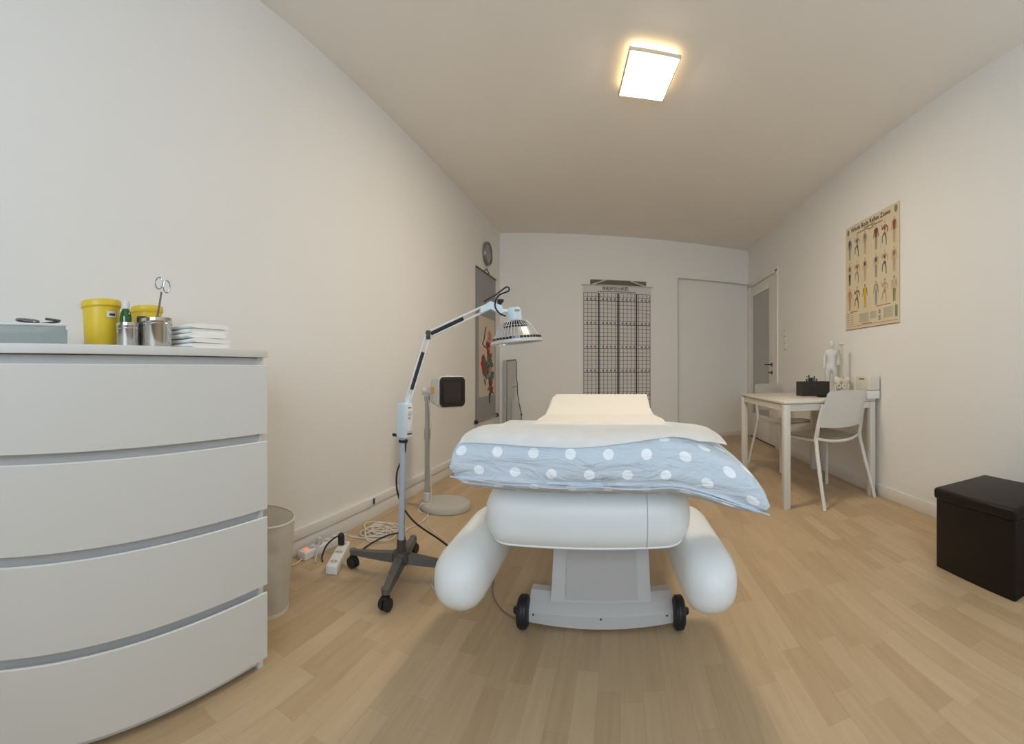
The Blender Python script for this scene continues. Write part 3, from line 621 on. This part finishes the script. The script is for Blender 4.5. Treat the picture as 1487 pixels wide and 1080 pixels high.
MB().bb((-.10, .36, .03), (-.05, 1.45, .085), bev=.004).bb((.11, .36, .03), (.16, 1.45, .085), bev=.004).bb((-.24, 1.40, .0), (.30, 1.48, .09), bev=.006).build('base_rail', GREYPL, bed)

# ------------------------------------------------------------------ pillow and paper
PCX, PCY, PHX, PHY, PCZ, PT = -.050, 1.285, .385, .232, .674, .170
def ptop_T(s): return PT*max(0., 1-abs(s)**(9 if s > 0 else 26))**.42
EX = .52
def warp(x, y, z):
    s = (x-PCX)/PHX; c = (y-PCY)/PHY
    wf = max(0, min(1, (-c+.1)/1.0)); wr = max(0, min(1, (s-.45)/.55)); wl = max(0, min(1, (-s-.72)/.28))
    z += .012*wf
    if z < PCZ: z += .016*wf*min(1, (PCZ-z)/.06)
    k = wr**1.5*wf
    x += .042*k; z -= .098*k; y -= .010*k
    z -= .045*wr**2*(1-wf)
    x -= .004*wl*wf
    return x, y, z
def pz_top(x, y):
    s = max(-1, min(1, (x-PCX)/PHX)); c = max(-1, min(1, (y-PCY)/PHY))
    return PCZ+ptop_T(s)/2*max(0, 1-abs(c)**(2/EX))**(EX/2)
b = MB(); nx, nl = 96, 80; rings = []; uvs = []
for i in range(nx+1):
    s = -1+2*i/nx; s = math.copysign(abs(s)**.85, s); x = PCX+PHX*s; Tt = ptop_T(s)+.006
    ring = []
    for j in range(nl):
        a = 2*PI*j/nl; cy = math.copysign(abs(math.cos(a))**EX, math.cos(a)); sz = math.copysign(abs(math.sin(a))**EX, math.sin(a))
        y = PCY+PHY*cy*(1-.04*(1-abs(s)**3)); z = PCZ+Tt/2*sz
        k = .009*noise.noise((x*7, y*5+3, z*10))+.004*noise.noise((x*20, y*9, z*24))
        if sz < .1 and cy < -.3:
            fold = math.exp(-((z-(PCZ-.030+.012*noise.noise((x*5, 2, 2))))/.007)**2)+.7*math.exp(-((z-(PCZ-.052+.010*noise.noise((x*7, 8, 2))))/.006)**2)
            k -= .020*fold*(.5+.5*noise.noise((x*6, 4, 1)))
        z += .2*k*(sz > .3); y += k*(-1 if cy < 0 else 1)*(1-.6*(sz > .3))
        x2, y2, z2 = warp(x, y, z)
        if y2 > OB.y+.02: z2 = max(z2, .592+(y2-OB.y)*.0765-.002)
        ring.append(b.bm.verts.new((x2, y2, z2)))
    rings.append(ring)
ul = b.bm.loops.layers.uv.new('UVMap')
arc = [0]
for j in range(nl):
    a0_, a1_ = 2*PI*j/nl, 2*PI*(j+1)/nl
    p = lambda a: (PHY*math.copysign(abs(math.cos(a))**EX, math.cos(a)), PT/2*math.copysign(abs(math.sin(a))**EX, math.sin(a)))
    q0, q1 = p(a0_), p(a1_); arc.append(arc[-1]+math.hypot(q1[0]-q0[0], q1[1]-q0[1]))
for i in range(nx):
    for j in range(nl):
        f = b.bm.faces.new((rings[i][j], rings[i+1][j], rings[i+1][(j+1) % nl], rings[i][(j+1) % nl]))
        xs = []
        for ii in (i, i+1):
            s = -1+2*ii/nx; xs.append(PHX*math.copysign(abs(s)**.85, s))
        for l, (uu, vv) in zip(f.loops, ((xs[0], arc[j]), (xs[1], arc[j]), (xs[1], arc[j+1]), (xs[0], arc[j+1]))): l[ul].uv = (uu+2., vv+2.)
b.bm.faces.new(rings[0]); b.bm.faces.new(rings[-1])
b.org = Vector((PCX, PCY, .59))
pw = b.build('pillow', DOTS, smooth=80); tag(pw, 'blue grey pillow with white dots on the near end of the couch', 'pillow')
sm = []
for i in range(0, nx+1):
    s = -1+2*i/nx; s = math.copysign(abs(s)**.85, s); x = PCX+PHX*s; y = PCY-PHY*(1-.04*(1-abs(s)**3))-.003; z = PCZ-.020-.022*(1-abs(s)**4)+.006*noise.noise((x*9, 1, 1))
    x2, y2, z2 = warp(x, y, z); sm.append((x2-PCX, y2-PCY+.008, z2-.598+.007*noise.noise((x*8, 5, 5))))
MB().tube(sm, .0022, 6).build('pillow_seam', mat('pale_piping', (.56, .61, .67), .8), pw)
def paper(u, v):                       # u across, v from the near edge to the back
    st = max(0, min(1, (v-.55)/.12)); st = st*st*(3-2*st)
    xl = -.415+.050*st; xr = .280+.006*v
    x = xl+(xr-xl)*u; y = 1.062+.050*u*(1-v)*.9+.355*v-.020*math.sin(PI*u)*(1-v)
    xc = min(x, .20); _, _, zz = warp(xc, y, pz_top(xc, y)); zz = max(zz, .728+.02*v)
    zz -= .10*max(0, x-.20)+.006*max(0, (u-.94)/.06)
    return (x, y, zz+.0125+.003*noise.noise((x*7, y*7, 2))+.004*math.sin(u*9)*(1-v))
tag(MB().grid(paper, 48, 26).build('paper_sheet', PAPER, smooth=80), 'thin white paper sheet lying over the dotted pillow', 'paper sheet', 'paper sheets on the couch')
def roll(u, v):
    y = .20+1.535*v; x = -.311+.622*u
    if y < .98: z = .580+.0765*y
    elif y < 1.28: z = .657+.007*(y-.98)/.3
    else: z = .662+(.762-.660)*max(0, (y-1.30))/.435
    z += .007*math.exp(-((y-1.29)/.08)**2)*0
    e = abs(u-.5)*2; z += .0; x *= 1.02+(.15*max(0, min(1, (1.46-y)/.34))**1.6*max(0, min(1, (y-.55)/.4)) if u > .5 else .03*max(0, min(1, (1.46-y)/.34)))
    x += .028*max(0, (y-.6))/1.1; p = Matrix.Rotation(RB, 4, 'Z') @ Vector((x, y, z+.006+.0012*noise.noise((x*5, y*4, 0)))); return p+OB
tag(MB().grid(roll, 30, 60).build('paper_roll_sheet', SHEETP, smooth=80), 'long cream white paper strip covering the raised far half of the couch', 'paper sheet', 'paper sheets on the couch')

# ------------------------------------------------------------------ left wall: scroll, clock, leaning panel
sc_y0, sc_y1 = 4.292, 5.028; scx = (sc_y0+sc_y1)/2
sr = thing('hanging_scroll', 'grey hanging scroll with painted red flowers on the left wall', 'scroll', (XL+.004, scx, 0), on_wall(PI/2)); hwid = .362
MB().rect(-hwid, .40, hwid, 2.03, .003).build('scroll_mount', SCROLLM, sr, 0)
MB().tube([(-hwid-.005, 2.03, .008), (hwid+.005, 2.03, .008)], .007, 10).build('top_rod', DARKM, sr)
br_ = MB().tube([(-hwid-.01, .395, .013), (hwid+.01, .395, .013)], .012, 12).build('bottom_rod', SCROLLM, sr)
for s_ in (-1, 1): MB().lathe([(.012, 0), (.022, .004), (.024, .02), (.018, .034), (0, .036)], (s_*(hwid+.008), .395, .014), (s_, 0, 0), 14).build('rod_knob', BLACK, br_)
MB().tube([(-.10, 2.034, .008), (0, 2.085, .008), (.10, 2.034, .008)], .005, 6).build('hanging_cord', BARK, sr)
MB().rect(-.275, .645, .325, 1.53, .0045).build('painting', PAINTP, sr, 0)
fl = MB(); random.seed(11)
def blossom(x, y, r, mi, n=16, z=.006):
    for k in range(n):
        a = random.uniform(0, 2*PI); q = r*random.uniform(.15, .75); fl.disc((x+q*math.cos(a), y+q*math.sin(a)*1.1, z+.0003*k), r*random.uniform(.25, .42), r*random.uniform(.2, .3), a, 10, mi)
def leaves(x, y, r, n=10):
    for k in range(n):
        a = random.uniform(0, 2*PI); q = r*random.uniform(.4, 1); fl.disc((x+q*math.cos(a), y+q*math.sin(a), .0052+.0002*k), r*.42, r*.2, a, 8, 2)
leaves(.03, 1.02, .16, 16); leaves(.10, .90, .14, 12); leaves(.13, .75, .10, 8); leaves(-.12, .88, .12, 8)
blossom(.10, 1.32, .08, 1); blossom(.05, 1.20, .085, 0); blossom(.06, 1.12, .07, 0); blossom(-.13, 1.02, .085, 0); blossom(-.12, .94, .07, 0); blossom(.13, .93, .065, 1); blossom(.17, .72, .075, 0); blossom(.14, .79, .05, 0)
for pth in ([(-.16, 1.22), (-.10, 1.28), (-.04, 1.42)], [(-.13, 1.22), (-.06, 1.19)], [(.14, .72), (.10, .56), (.09, .68)], [(.2, .7), (.26, .66)], [(.0, .98), (.08, .82), (.12, .70)]):
    fl.tube([(x, y, .006) for x, y in pth], .007, 5, mi=3)
fl.build('painted_flowers', [RED, ROSE, LEAF, BARK], sr, 0, normals=False)
ck = thing('wall_clock', 'round grey wall clock high on the left wall near the corner', 'clock', (XL, 4.66, 2.252), on_wall(PI/2)); R = .132
MB().lathe([(R*.9, .0), (R, .006), (R, .034), (R*.96, .042), (R*.90, .040), (R*.88, .034)], seg=44, close=False).build('rim', CLOCKR, ck)
MB().lathe([(R*.89, .030), (R*.5, .036), (0, .038)], seg=40, close=False).lathe([(0, .001), (R*.9, .001)], seg=40, close=False).build('clock_face', CLOCKF, ck)
MB().box((0, .03, .040), (.006, .075, .001)).build('minute_hand', INK, ck)
MB().box((-.02, -.01, .0405), (.055, .005, .001), rot=rotz(.3)).build('hour_hand', INK, ck)
for k in range(12):
    a = k*PI/6; MB().box((R*.76*math.sin(a), R*.76*math.cos(a), .0345), (.004, .018, .0015), rot=rotz(-a)).build('hour_mark', INK, ck, 0)
pn = thing('tall_panel', 'tall narrow pale grey folded panel standing in the far left corner', 'panel', (-1.36, fy(-1.36)-.075, 0), FA)
MB().bb((-.075, 0, 0), (-.035, .04, 1.062), bev=.004).bb((-.030, .0, 0), (.065, .04, 1.062), bev=.006).build('panel_body', GREYPANEL, pn)
MB().bb((.028, -.03, 0), (.118, .0, .565), bev=.005).build('front_panel', mat('front_panel_grey', (.52, .52, .49), .6), pn)
MB().tube(smooth_path([(-.035, -.002, 1.055), (.04, -.003, 1.063), (.082, -.003, 1.05), (.085, -.003, .86), (.098, -.003, .76), (.105, -.003, .62), (.142, -.012, .42), (.148, -.012, .38), (.142, -.012, .2), (.14, -.012, .005)]), .006, 8).sphere((.147, -.012, .39), .014, 10).tube([(.04, -.004, .735), (.10, -.004, .735)], .004, 6).build('edge_cord', mat('edge_cord_dark', (.11, .10, .09), .6), pn)

# ------------------------------------------------------------------ far wall: posture chart
u0, u1 = -.462/cf, .390/cf
cht = thing('posture_chart', 'white wall chart with black grid lines hanging on the far wall', 'wall chart', (0, FY-.004, 0), on_wall(FA))
xb0, xb1, yt, yb = u0, u1, 1.925, .42
MB().rect(xb0-.012, yb, xb1+.012, 2.02, .004).build('chart_sheet', CHARTP, cht, 0)
MB().tube([(xb0-.035, 2.022, .010), (xb1+.035, 2.022, .010)], .008, 10).build('top_rod', GREYPL, cht)
MB().tube([(xb0-.02, yb, .010), (xb1+.02, yb, .010)], .008, 10).build('bottom_rod', GREYPL, cht)
MB().bb((-.392, 2.028, .002), (.344, 2.092, .012), bev=.002).build('header_band', OLIVE, cht)  # flat olive band above the top rod, behind the cords
MB().tube([(-.37, 2.026, .018), (-.19, 2.09, .018)], .007, 6).build('hanging_cord', CHARTP, cht)
MB().tube([(.34, 2.026, .018), (.13, 2.09, .018)], .007, 6).build('hanging_cord', CHARTP, cht)
g = MB(); W_ = xb1-xb0; nc = 17; st = W_/nc
for k in range(nc+1):
    x = xb0+st*k; g.rect(x-.0035, yb+.01, x+.0035, yt, .0052)
ky = 0; y = yt; row = 0
while y > yb+.02:
    th_ = .0075 if row % 6 == 2 else .0035
    g.rect(xb0, y-th_/1.4, xb1, y+th_/1.4, .0053)
    if row % 6 == 2:
        for k in range(nc):
            if k % 1 == 0 and k not in (3, 8, 13): g.rect(xb0+st*(k+.62), y+.012, xb0+st*(k+.92), y+.032, .0054)
    y -= st*.985; row += 1
g.build('grid_lines', GRID, cht, 0, normals=False)
g = MB()
for x in (.180/.862, .4755/.862*0+.472/.862*0+.5, .765/.862*0+.787): pass
for x, q in ((xb0+.2195*W_, .008), (xb0+.508*W_, .010), (xb0+.79*W_, .008)): g.rect(x-q, yb+.01, x+q, yt, .0058)
g.build('bold_lines', BOLD, cht, 0, normals=False)
text_mesh('chart_title', '体态评估分析图', .05, ((xb0+xb1)/2-.03, 1.966, .006), INK, cht, .345, .0008)
g = MB(); random.seed(5); x = xb0+.2*W_
while x < xb0+.77*W_:
    q = random.uniform(.008, .03); g.rect(x, 1.938, x+q, 1.951, .006); x += q+.007
g.build('chart_subtitle', GRID, cht, 0, normals=False)

# ------------------------------------------------------------------ right wall: poster, switch
po = thing('anatomy_poster', 'beige poster of human body figures on the right wall', 'poster', (XR-.002, 2.805, 0), on_wall(-PI/2)); hw_ = .378
MB().rect(-hw_, 1.275, hw_, 2.131, .002).build('poster_sheet', POSTP, po, 0)
MB().rect(-hw_, 1.272, hw_, 1.277, .003).rect(-hw_+.03, 1.296, hw_-.02, 1.299, .003).build('poster_border', P['brown'], po, 0)
text_mesh('poster_title', 'Whole Body Reflex Zones', .050, (-.01, 2.076, .0035), P['dark'], po, .56, .001)
g = MB()
for x0_, x1_, y_ in ((-.09, .07, 2.062), (-.20, -.02, 2.048), (.02, .17, 2.050), (-.03, .05, 2.036)): g.rect(x0_, y_-.004, x1_, y_+.004, .0035)
random.seed(9)
for k in range(6):
    for q in ((-.355, -.315), (-.30, -.25)): g.rect(q[0], 1.405-.018*k, q[1], 1.409-.018*k, .0035)
g.rect(-.30, 1.415, -.18, 1.422, .0035); g.rect(-.12, 1.303, .02, 1.310, .0035); g.rect(.09, 1.420, .27, 1.425, .0035)
g.build('small_print_lettering', P['brown'], po, 0, normals=False)
g = MB(); pk = ['grey', 'pale', 'green', 'brown']; pm = [P[k] for k in pk]
for x0_, y0_, x1_, y1_, c_ in ((-.16, 1.32, -.02, 1.39, 1), (.0, 1.335, .09, 1.39, 1), (.115, 1.315, .145, 1.352, 0), (.115, 1.362, .145, 1.395, 0), (.18, 1.325, .30, 1.40, 1), (.325, 1.32, .355, 1.405, 2)):
    g.rect(x0_, y0_, x1_, y1_, .0032, c_)
    for k in range(5): g.rect(x0_+.006, y0_+.008+(y1_-y0_-.016)*k/4, x1_-.006-random.random()*.02*(x1_-x0_ > .06), y0_+.011+(y1_-y0_-.016)*k/4, .0036, 0)
g.disc((-.335, 2.085, .0034), .018, .026, 0, 12, 3); g.disc((.335, 2.090, .0034), .020, .028, 0, 12, 2)
g.build('poster_panels', pm, po, 0, normals=False)
fk = list(P); fm = [P[k] for k in fk]; FI = {k: i for i, k in enumerate(fk)}
fg = None
def limb(a, b, r0, r1, mi, z):
    a, b = Vector(a), Vector(b); d = (b-a).normalized(); n = Vector((-d.y, d.x))
    fg.poly([(*(a+n*r0), z), (*(b+n*r1), z), (*(b-n*r1), z), (*(a-n*r0), z)], mi)
def figure(cx, cy, h, pose, cols, z=.004):
    head, torso, arms, legs, patch = [FI[c] for c in cols]; s = h/2
    fg.disc((cx, cy+s*.88, z+.0004), s*.085, s*.115, 0, 12, head)
    if pose == 'stand':
        fg.poly([(cx-s*.22, cy+s*.70, z), (cx-s*.15, cy-s*.02, z), (cx+s*.15, cy-s*.02, z), (cx+s*.22, cy+s*.70, z), (cx, cy+s*.78, z)], torso)
        for q in (-1, 1):
            limb((cx+q*s*.22, cy+s*.66), (cx+q*s*.36, cy-s*.02), s*.07, s*.04, arms, z); limb((cx+q*s*.09, cy), (cx+q*s*.09, cy-s*.92), s*.095, s*.05, legs, z); limb((cx+q*s*.08, cy-s*.92), (cx+q*s*.16, cy-s*.96), s*.05, s*.04, legs, z)
        fg.disc((cx, cy+s*.45, z+.0006), s*.13, s*.20, 0, 12, patch)
    else:
        fg.poly([(cx-s*.13, cy+s*.72, z), (cx-s*.12, cy, z), (cx+s*.14, cy, z), (cx+s*.16, cy+s*.70, z)], torso)
        limb((cx-s*.05, cy+s*.66), (cx-s*.36, cy+s*.35), s*.06, s*.05, arms, z); limb((cx-s*.36, cy+s*.35), (cx-s*.40, cy+s*.75), s*.05, s*.04, arms, z)
        limb((cx+s*.10, cy+s*.66), (cx+s*.40, cy+s*.40), s*.06, s*.05, arms, z); limb((cx+s*.40, cy+s*.40), (cx+s*.36, cy+s*.05), s*.05, s*.035, arms, z)
        limb((cx, cy+s*.03), (cx-s*.32, cy-s*.18), s*.10, s*.07, legs, z); limb((cx-s*.32, cy-s*.18), (cx-s*.36, cy-s*.70), s*.07, s*.05, legs, z)
        limb((cx+s*.05, cy+s*.03), (cx+s*.18, cy-s*.48), s*.11, s*.07, legs, z); limb((cx+s*.18, cy-s*.48), (cx+s*.20, cy-s*.96), s*.07, s*.045, legs, z)
        fg.disc((cx, cy+s*.42, z+.0006), s*.13, s*.14, 0, 12, patch)
XS = [-.31, -.192, -.074, .082, .198, .316]
spec = [[('skin', 'blue', 'grey', 'grey', 'dark'), ('grey', 'grey', 'grey', 'blue', 'dark'), ('grey', 'grey', 'pink', 'pink', 'green'), ('pale', 'red', 'brown', 'grey', 'dark'), ('pale', 'pink', 'red', 'blue', 'red'), ('skin', 'red', 'pink', 'pink', 'red')],
        [('skin', 'pink', 'pale', 'dark', 'red'), ('skin', 'pink', 'grey', 'grey', 'red'), ('skin', 'pink', 'pink', 'skin', 'dark'), ('pale', 'pink', 'pink', 'grey', 'dark'), ('pale', 'pale', 'pink', 'blue', 'red'), ('skin', 'pink', 'pink', 'pink', 'brown')],
        [('tan', 'tan', 'tan', 'tan', 'tan'), ('brown', 'tan', 'dark', 'brown', 'yellow'), ('brown', 'yellow', 'brown', 'yellow', 'yellow'), ('grey', 'grey', 'grey', 'grey', 'pale'), ('grey', 'pink', 'pink', 'pink', 'pale'), ('green', 'pale', 'pink', 'green', 'pale')]]
for r_i, cyr in enumerate((1.946, 1.734, 1.524)):
    for c_i, x in enumerate(XS):
        fg = MB(); figure(x, cyr, .186, 'walk' if c_i in (1, 4) else 'stand', spec[r_i][c_i]); fg.build('body_figure', fm, po, 0, normals=False)
ls = thing('light_switch', 'white triple light switch on the right wall beside the door', 'light switch', (XR, 4.555, 1.28), on_wall(-PI/2))
MB().box((0, 0, .005), (.085, .235, .010), bev=.004).build('switch_plate', CREAM, ls)
for k in (-1, 0, 1): MB().box((0, k*.072, .012), (.056, .056, .006), rot=Matrix.Rotation(.06, 3, 'X'), bev=.002).build('rocker', PLAST, ls)

# ------------------------------------------------------------------ table and chairs
TX0, TX1, TY0, TY1, TZ = 1.070, 1.805, 2.690, 3.740, .727
tb = thing('dining_table', 'white rectangular table with square legs against the right wall', 'table', ((TX0+TX1)/2, (TY0+TY1)/2, 0)); og = ((TX0+TX1)/2, (TY0+TY1)/2, 0)
MB(og).bb((TX0, TY0, TZ-.018), (TX1, TY1, TZ), bev=.004).build('tabletop', TOPM, tb)
f = MB(og); q = .012
f.bb((TX0+q, TY0+q, TZ-.068), (TX1-q, TY0+q+.02, TZ-.022)); f.bb((TX0+q, TY1-q-.02, TZ-.068), (TX1-q, TY1-q, TZ-.022)); f.bb((TX0+q, TY0+q, TZ-.068), (TX0+q+.02, TY1-q, TZ-.022)); f.bb((TX1-q-.02, TY0+q, TZ-.068), (TX1-q, TY1-q, TZ-.022)); f.bb((TX0+.03, TY0+.03, TZ-.024), (TX1-.03, TY1-.03, TZ-.017))
f.build('apron', CREAM, tb)
for x in (TX0+.002, TX1-.050):
    for y in (TY0+.002, TY1-.050): MB(og).bb((x, y, 0), (x+.048, y+.048, TZ-.021), bev=.003).build('leg', CREAM, tb)
def chair(label, loc, rz):
    t = thing('dining_chair', label, 'chair', loc, rz, 'white plastic chairs at the table')
    # local: faces +y, seat centre at the origin
    def seat(u, v):
        x = (u-.5)*.43; y = -.195+.41*v; return (x*(1+.04*v), y, .452-.018*math.sin(PI*u)*math.sin(PI*min(1, v*1.05))+.006*v)
    b = MB(); b.grid(seat, 16, 14); ex = bmesh.ops.solidify(b.bm, geom=b.bm.faces[:], thickness=.012); b.build('seat', CHAIRM, t, 50)
    def back(u, v):
        a = (u-.5)*2; e = .012*(max(0, abs(a)-.86)/.14)**2*(v > .5); z = .545+.250*v-e*1.6-.018*(1-a*a)*(v < .12)+.003*(1-a*a); hw2 = .205-.020*v*v
        return (a*hw2, -.205-.10*((z-.45)/.35)-.035*(1-a*a), z)
    b = MB(); b.grid(back, 24, 12); bmesh.ops.solidify(b.bm, geom=b.bm.faces[:], thickness=.010); b.build('backrest', CHAIRM, t, 50)
    for s_ in (-1, 1):
        b = MB(); b.tube(smooth_path([(s_*.236, -.335, 0), (s_*.222, -.265, .22), (s_*.206, -.202, .44), (s_*.204, -.208, .50), (s_*.200, -.232, .60), (s_*.192, -.262, .70)], 6), [.013]*6+[.015]*6+[.017]*6+[.016]*6+[.014]*7, 10); b.build('rear_leg', CHAIRM, t, 50)
        b = MB(); b.tube(smooth_path([(s_*.215, .205, 0), (s_*.208, .195, .25), (s_*.200, .175, .44)], 6), .0135, 10); b.build('front_leg', CHAIRM, t, 50)
    b = MB(); b.tube(smooth_path([(-.204, -.20, .462), (-.10, -.232, .440), (0, -.242, .434), (.10, -.232, .440), (.204, -.20, .462)], 6), .011, 8)
    for s_ in (-1, 1): b.tube([(s_*.204, -.20, .445), (s_*.200, .178, .440)], .011, 8)
    b.tube([(-.20, .18, .438), (.20, .18, .438)], .010, 8); b.build('seat_frame', CHAIRM, t, 50)
    return t
c1 = chair('white plastic chair with its back turned, at the near side of the table', (1.475, 2.936, 0), .20)
c2 = dup(c1, (1.579, 3.936, 0), PI+.24, 'white plastic chair on the far side of the table by the door')

c2.scale = (.92, 1, 1)

# ------------------------------------------------------------------ things on the table
TT = TZ
bx = thing('desk_box', 'dark brown open box of small black implements on the table', 'box', (1.545, 3.235, TT), .02)
f = MB(); f.bb((-.125, -.06, 0), (.125, .06, .005)); f.bb((-.125, -.06, .005), (.125, -.054, .118)); f.bb((-.125, .054, .005), (.125, .06, .118)); f.bb((-.125, -.054, .005), (-.119, .054, .118)); f.bb((.119, -.054, .005), (.125, .054, .118))
f.build('box_body', BOXB, bx, 0)
random.seed(4)
lp = None
for k in range(9):
    x, y = -.075+.115*random.random(), -.035+.07*random.random(); dx, dy = random.uniform(-.03, .03), random.uniform(-.02, .02)
    b = MB(); h_ = .135+.03*random.random()
    b.tube([(x, y, .008), (x+dx, y+dy, h_)], .0065, 8); b.lathe([(.0065, 0), (.0045, .010), (0, .012)], (x+dx, y+dy, h_), (dx, dy, h_), 8, 1)
    o = b.build('pen', [BLACK, PLAST if k % 2 else BLACK]); o.location = (1.545, 3.235, TT); tag(o, 'black pen standing with others in the dark brown box on the table', 'pen', 'pens in the brown box')
dsh = MB().lathe([(0, .0), (.05, .0), (.075, .012), (.082, .020), (.078, .020), (.05, .006), (0, .005)], seg=30); o = dsh.build('shallow_dish', BLACK); o.location = (1.56, 3.05, TT); o.scale = (1.1, .8, 1)
tag(o, 'flat black dish lying in front of the brown box on the table', 'dish')
# standing body model
am = thing('acupuncture_figure', 'white standing human figure model on the table beside the spine model', 'anatomical model', (1.742, 3.278, TT), -.45)
V_ = [(0, 0, .235), (0, 0, .27), (0, .002, .32), (0, 0, .365), (0, -.002, .388), (0, -.002, .402), (0, -.008, .428),             
      (.032, 0, .225), (.034, -.004, .130), (.034, .004, .035), (.036, -.022, .022),                                           # 7-10 right leg
      (-.032, 0, .225), (-.034, -.004, .130), (-.034, .004, .035), (-.036, -.022, .022),
      (.046, 0, .372), (.060, .010, .312), (.056, -.014, .252), (.040, -.036, .262),
      (-.046, 0, .372), (-.061, .004, .310), (-.064, -.006, .245), (-.064, -.012, .212), (0, -.008, .452), (0, -.006, .464)]
E_ = [(0, 1), (1, 2), (2, 3), (3, 4), (4, 5), (5, 6), (0, 7), (7, 8), (8, 9), (9, 10), (0, 11), (11, 12), (12, 13), (13, 14), (3, 15), (15, 16), (16, 17), (17, 18), (3, 19), (19, 20), (20, 21), (21, 22), (6, 23), (23, 24)]
R_ = [(.044, .030), (.038, .027), (.045, .030), (.036, .024), .015, .018, .027, .032, .024, .011, .010, .032, .024, .013, .012, .018, .015, .011, .009, .018, .015, .011, .009, .026, .014]
skin('body', V_, E_, R_, MODELW, am)
MB().box((0, -.006, .009), (.115, .10, .018), bev=.004).build('stand', MODELW, am)
ft = MB()
# spine model on a stand
sp = thing('spine_model', 'cream spine and pelvis model on a rod stand near the wall', 'anatomical model', (1.735, 3.085, TT), -.6)
MB().lathe([(0, 0), (.062, 0), (.065, .004), (.060, .012), (.01, .016), (0, .016)], seg=28).build('stand_base', MODELW, sp)
MB().tube([(0, .016, .014), (0, .016, .42)], .0035, 8).build('stand_rod', CHROME, sp)
v_ = MB()
for k in range(24):
    f_ = k/23; z = .16+.25*f_; r = .0145-.007*f_; yo = .010*math.sin(f_*6.2)
    v_.lathe([(r*.8, -.004), (r, -.003), (r*.86, 0), (r, .003), (r*.8, .004)], (0, yo, z), seg=10); v_.box((0, yo+r+.006, z-.003), (.004, .014, .004), bev=.001); v_.box((0, yo+r*.4, z), (r*3.4, .004, .004), bev=.001)
v_.build('vertebrae', BONE, sp)
v_ = MB()
for s_ in (-1, 1):
    v_.sphere((s_*.038, .004, .128), .034, 14, sc=(.75, .35, 1.0), rot=Matrix.Rotation(s_*.5, 3, 'Y')); v_.torus((s_*.022, -.012, .082), .017, .006, (.2*s_, 1, .1), 16, 6); v_.tube([(s_*.048, 0, .098), (s_*.056, -.002, .092), (s_*.050, -.004, .03)], [.011, .010, .007], 8)
v_.sphere((0, .014, .135), .022, 12, sc=(1, .5, 1.3)); v_.build('pelvis', BONE, sp)
v_ = MB(); v_.sphere((0, -.002, .425), .020, 14, sc=(1.35, 1.1, .55)); v_.torus((0, 0, .415), .012, .005, (0, 0, 1), 14, 6); v_.build('skull_base', BONE, sp)
fm_ = MB(); fm_.sphere((0, 0, .020), .030, 16, sc=(.75, 1.5, .62)); fm_.sphere((0, .035, .032), .020, 14, sc=(.9, 1, 1.25))
for k in range(5): fm_.sphere((-.018+.009*k, -.048+.003*abs(k-1), .010), .007, 8)
o = fm_.build('foot_model', BONE, smooth=60); o.location = (1.700, 2.955, TT); o.rotation_euler = (0, 0, .9); tag(o, 'small cream foot shaped model lying on the table past the spine model', 'anatomical model')
ts = thing('tissue_box', 'white upright tissue dispenser box at the near wall corner of the table', 'tissue box', (1.765, 2.745, TT))
MB().bb((-.055, -.085, 0), (.055, .105, .060), bev=.004).build('lower_tray', PLAST, ts)
MB().bb((-.040, -.085, .062), (.058, .105, .172), bev=.010, seg=3).build('box_body', CREAM, ts)
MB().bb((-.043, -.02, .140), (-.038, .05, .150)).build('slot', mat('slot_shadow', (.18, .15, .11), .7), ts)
MB().bb((-.0565, -.07, .030), (-.054, .09, .034)).build('tray_line', GREYPL, ts)

# ------------------------------------------------------------------ ottoman
ot = thing('storage_ottoman', 'dark brown leather storage cube with padded lid by the right wall', 'ottoman', (1.555, 1.303, 0))
MB().bb((-.175, -.238, 0), (.175, .238, .328), bev=.006).build('box_body', LEATH, ot)
MB().bb((-.186, -.249, .326), (.186, .249, .378), bev=.016, seg=4).build('lid', LEATH, ot)

# ------------------------------------------------------------------ lights, world, camera
LIT.node_tree.nodes['Principled BSDF'].inputs['Emission Strength'].default_value = 77
HALO.node_tree.nodes['Principled BSDF'].inputs['Emission Strength'].default_value = 5
al = bpy.data.lights.new('daylight', 'AREA'); al.shape = 'RECTANGLE'; al.size = 1.8; al.size_y = 1.3; al.energy = 76; al.color = (.72, .86, 1.)
ao = bpy.data.objects.new('daylight', al); C.objects.link(ao); ao.location = (.45, YB-.40, 1.65); ao.rotation_euler = (PI/2+.08, 0, .18)
wd = bpy.data.worlds.new('sky'); bpy.context.scene.world = wd; wd.use_nodes = True
bg = wd.node_tree.nodes['Background']; bg.inputs[0].default_value = (.62, .76, 1., 1); bg.inputs[1].default_value = .5
cd = bpy.data.cameras.new('camera'); co = bpy.data.objects.new('camera', cd); C.objects.link(co); bpy.context.scene.camera = co
F = 628.1
cd.type = 'PANO'; cd.panorama_type = 'CENTRAL_CYLINDRICAL'; cd.central_cylindrical_radius = 1.
cd.central_cylindrical_range_u_min = -743.5/F; cd.central_cylindrical_range_u_max = 743.5/F
cd.central_cylindrical_range_v_min = -542.5/F; cd.central_cylindrical_range_v_max = 537.5/F
cd.clip_start = .02; co.location = (0, 0, .937); co.rotation_euler = (PI/2, 0, .2502)
sc_ = bpy.context.scene
sc_.view_settings.view_transform = 'Standard'; sc_.view_settings.look = 'None'; sc_.view_settings.exposure = 0.; sc_.view_settings.gamma = 1.
sc_.cycles.max_bounces = 10; sc_.cycles.diffuse_bounces = 6; sc_.cycles.transparent_max_bounces = 12; sc_.cycles.use_denoising = True
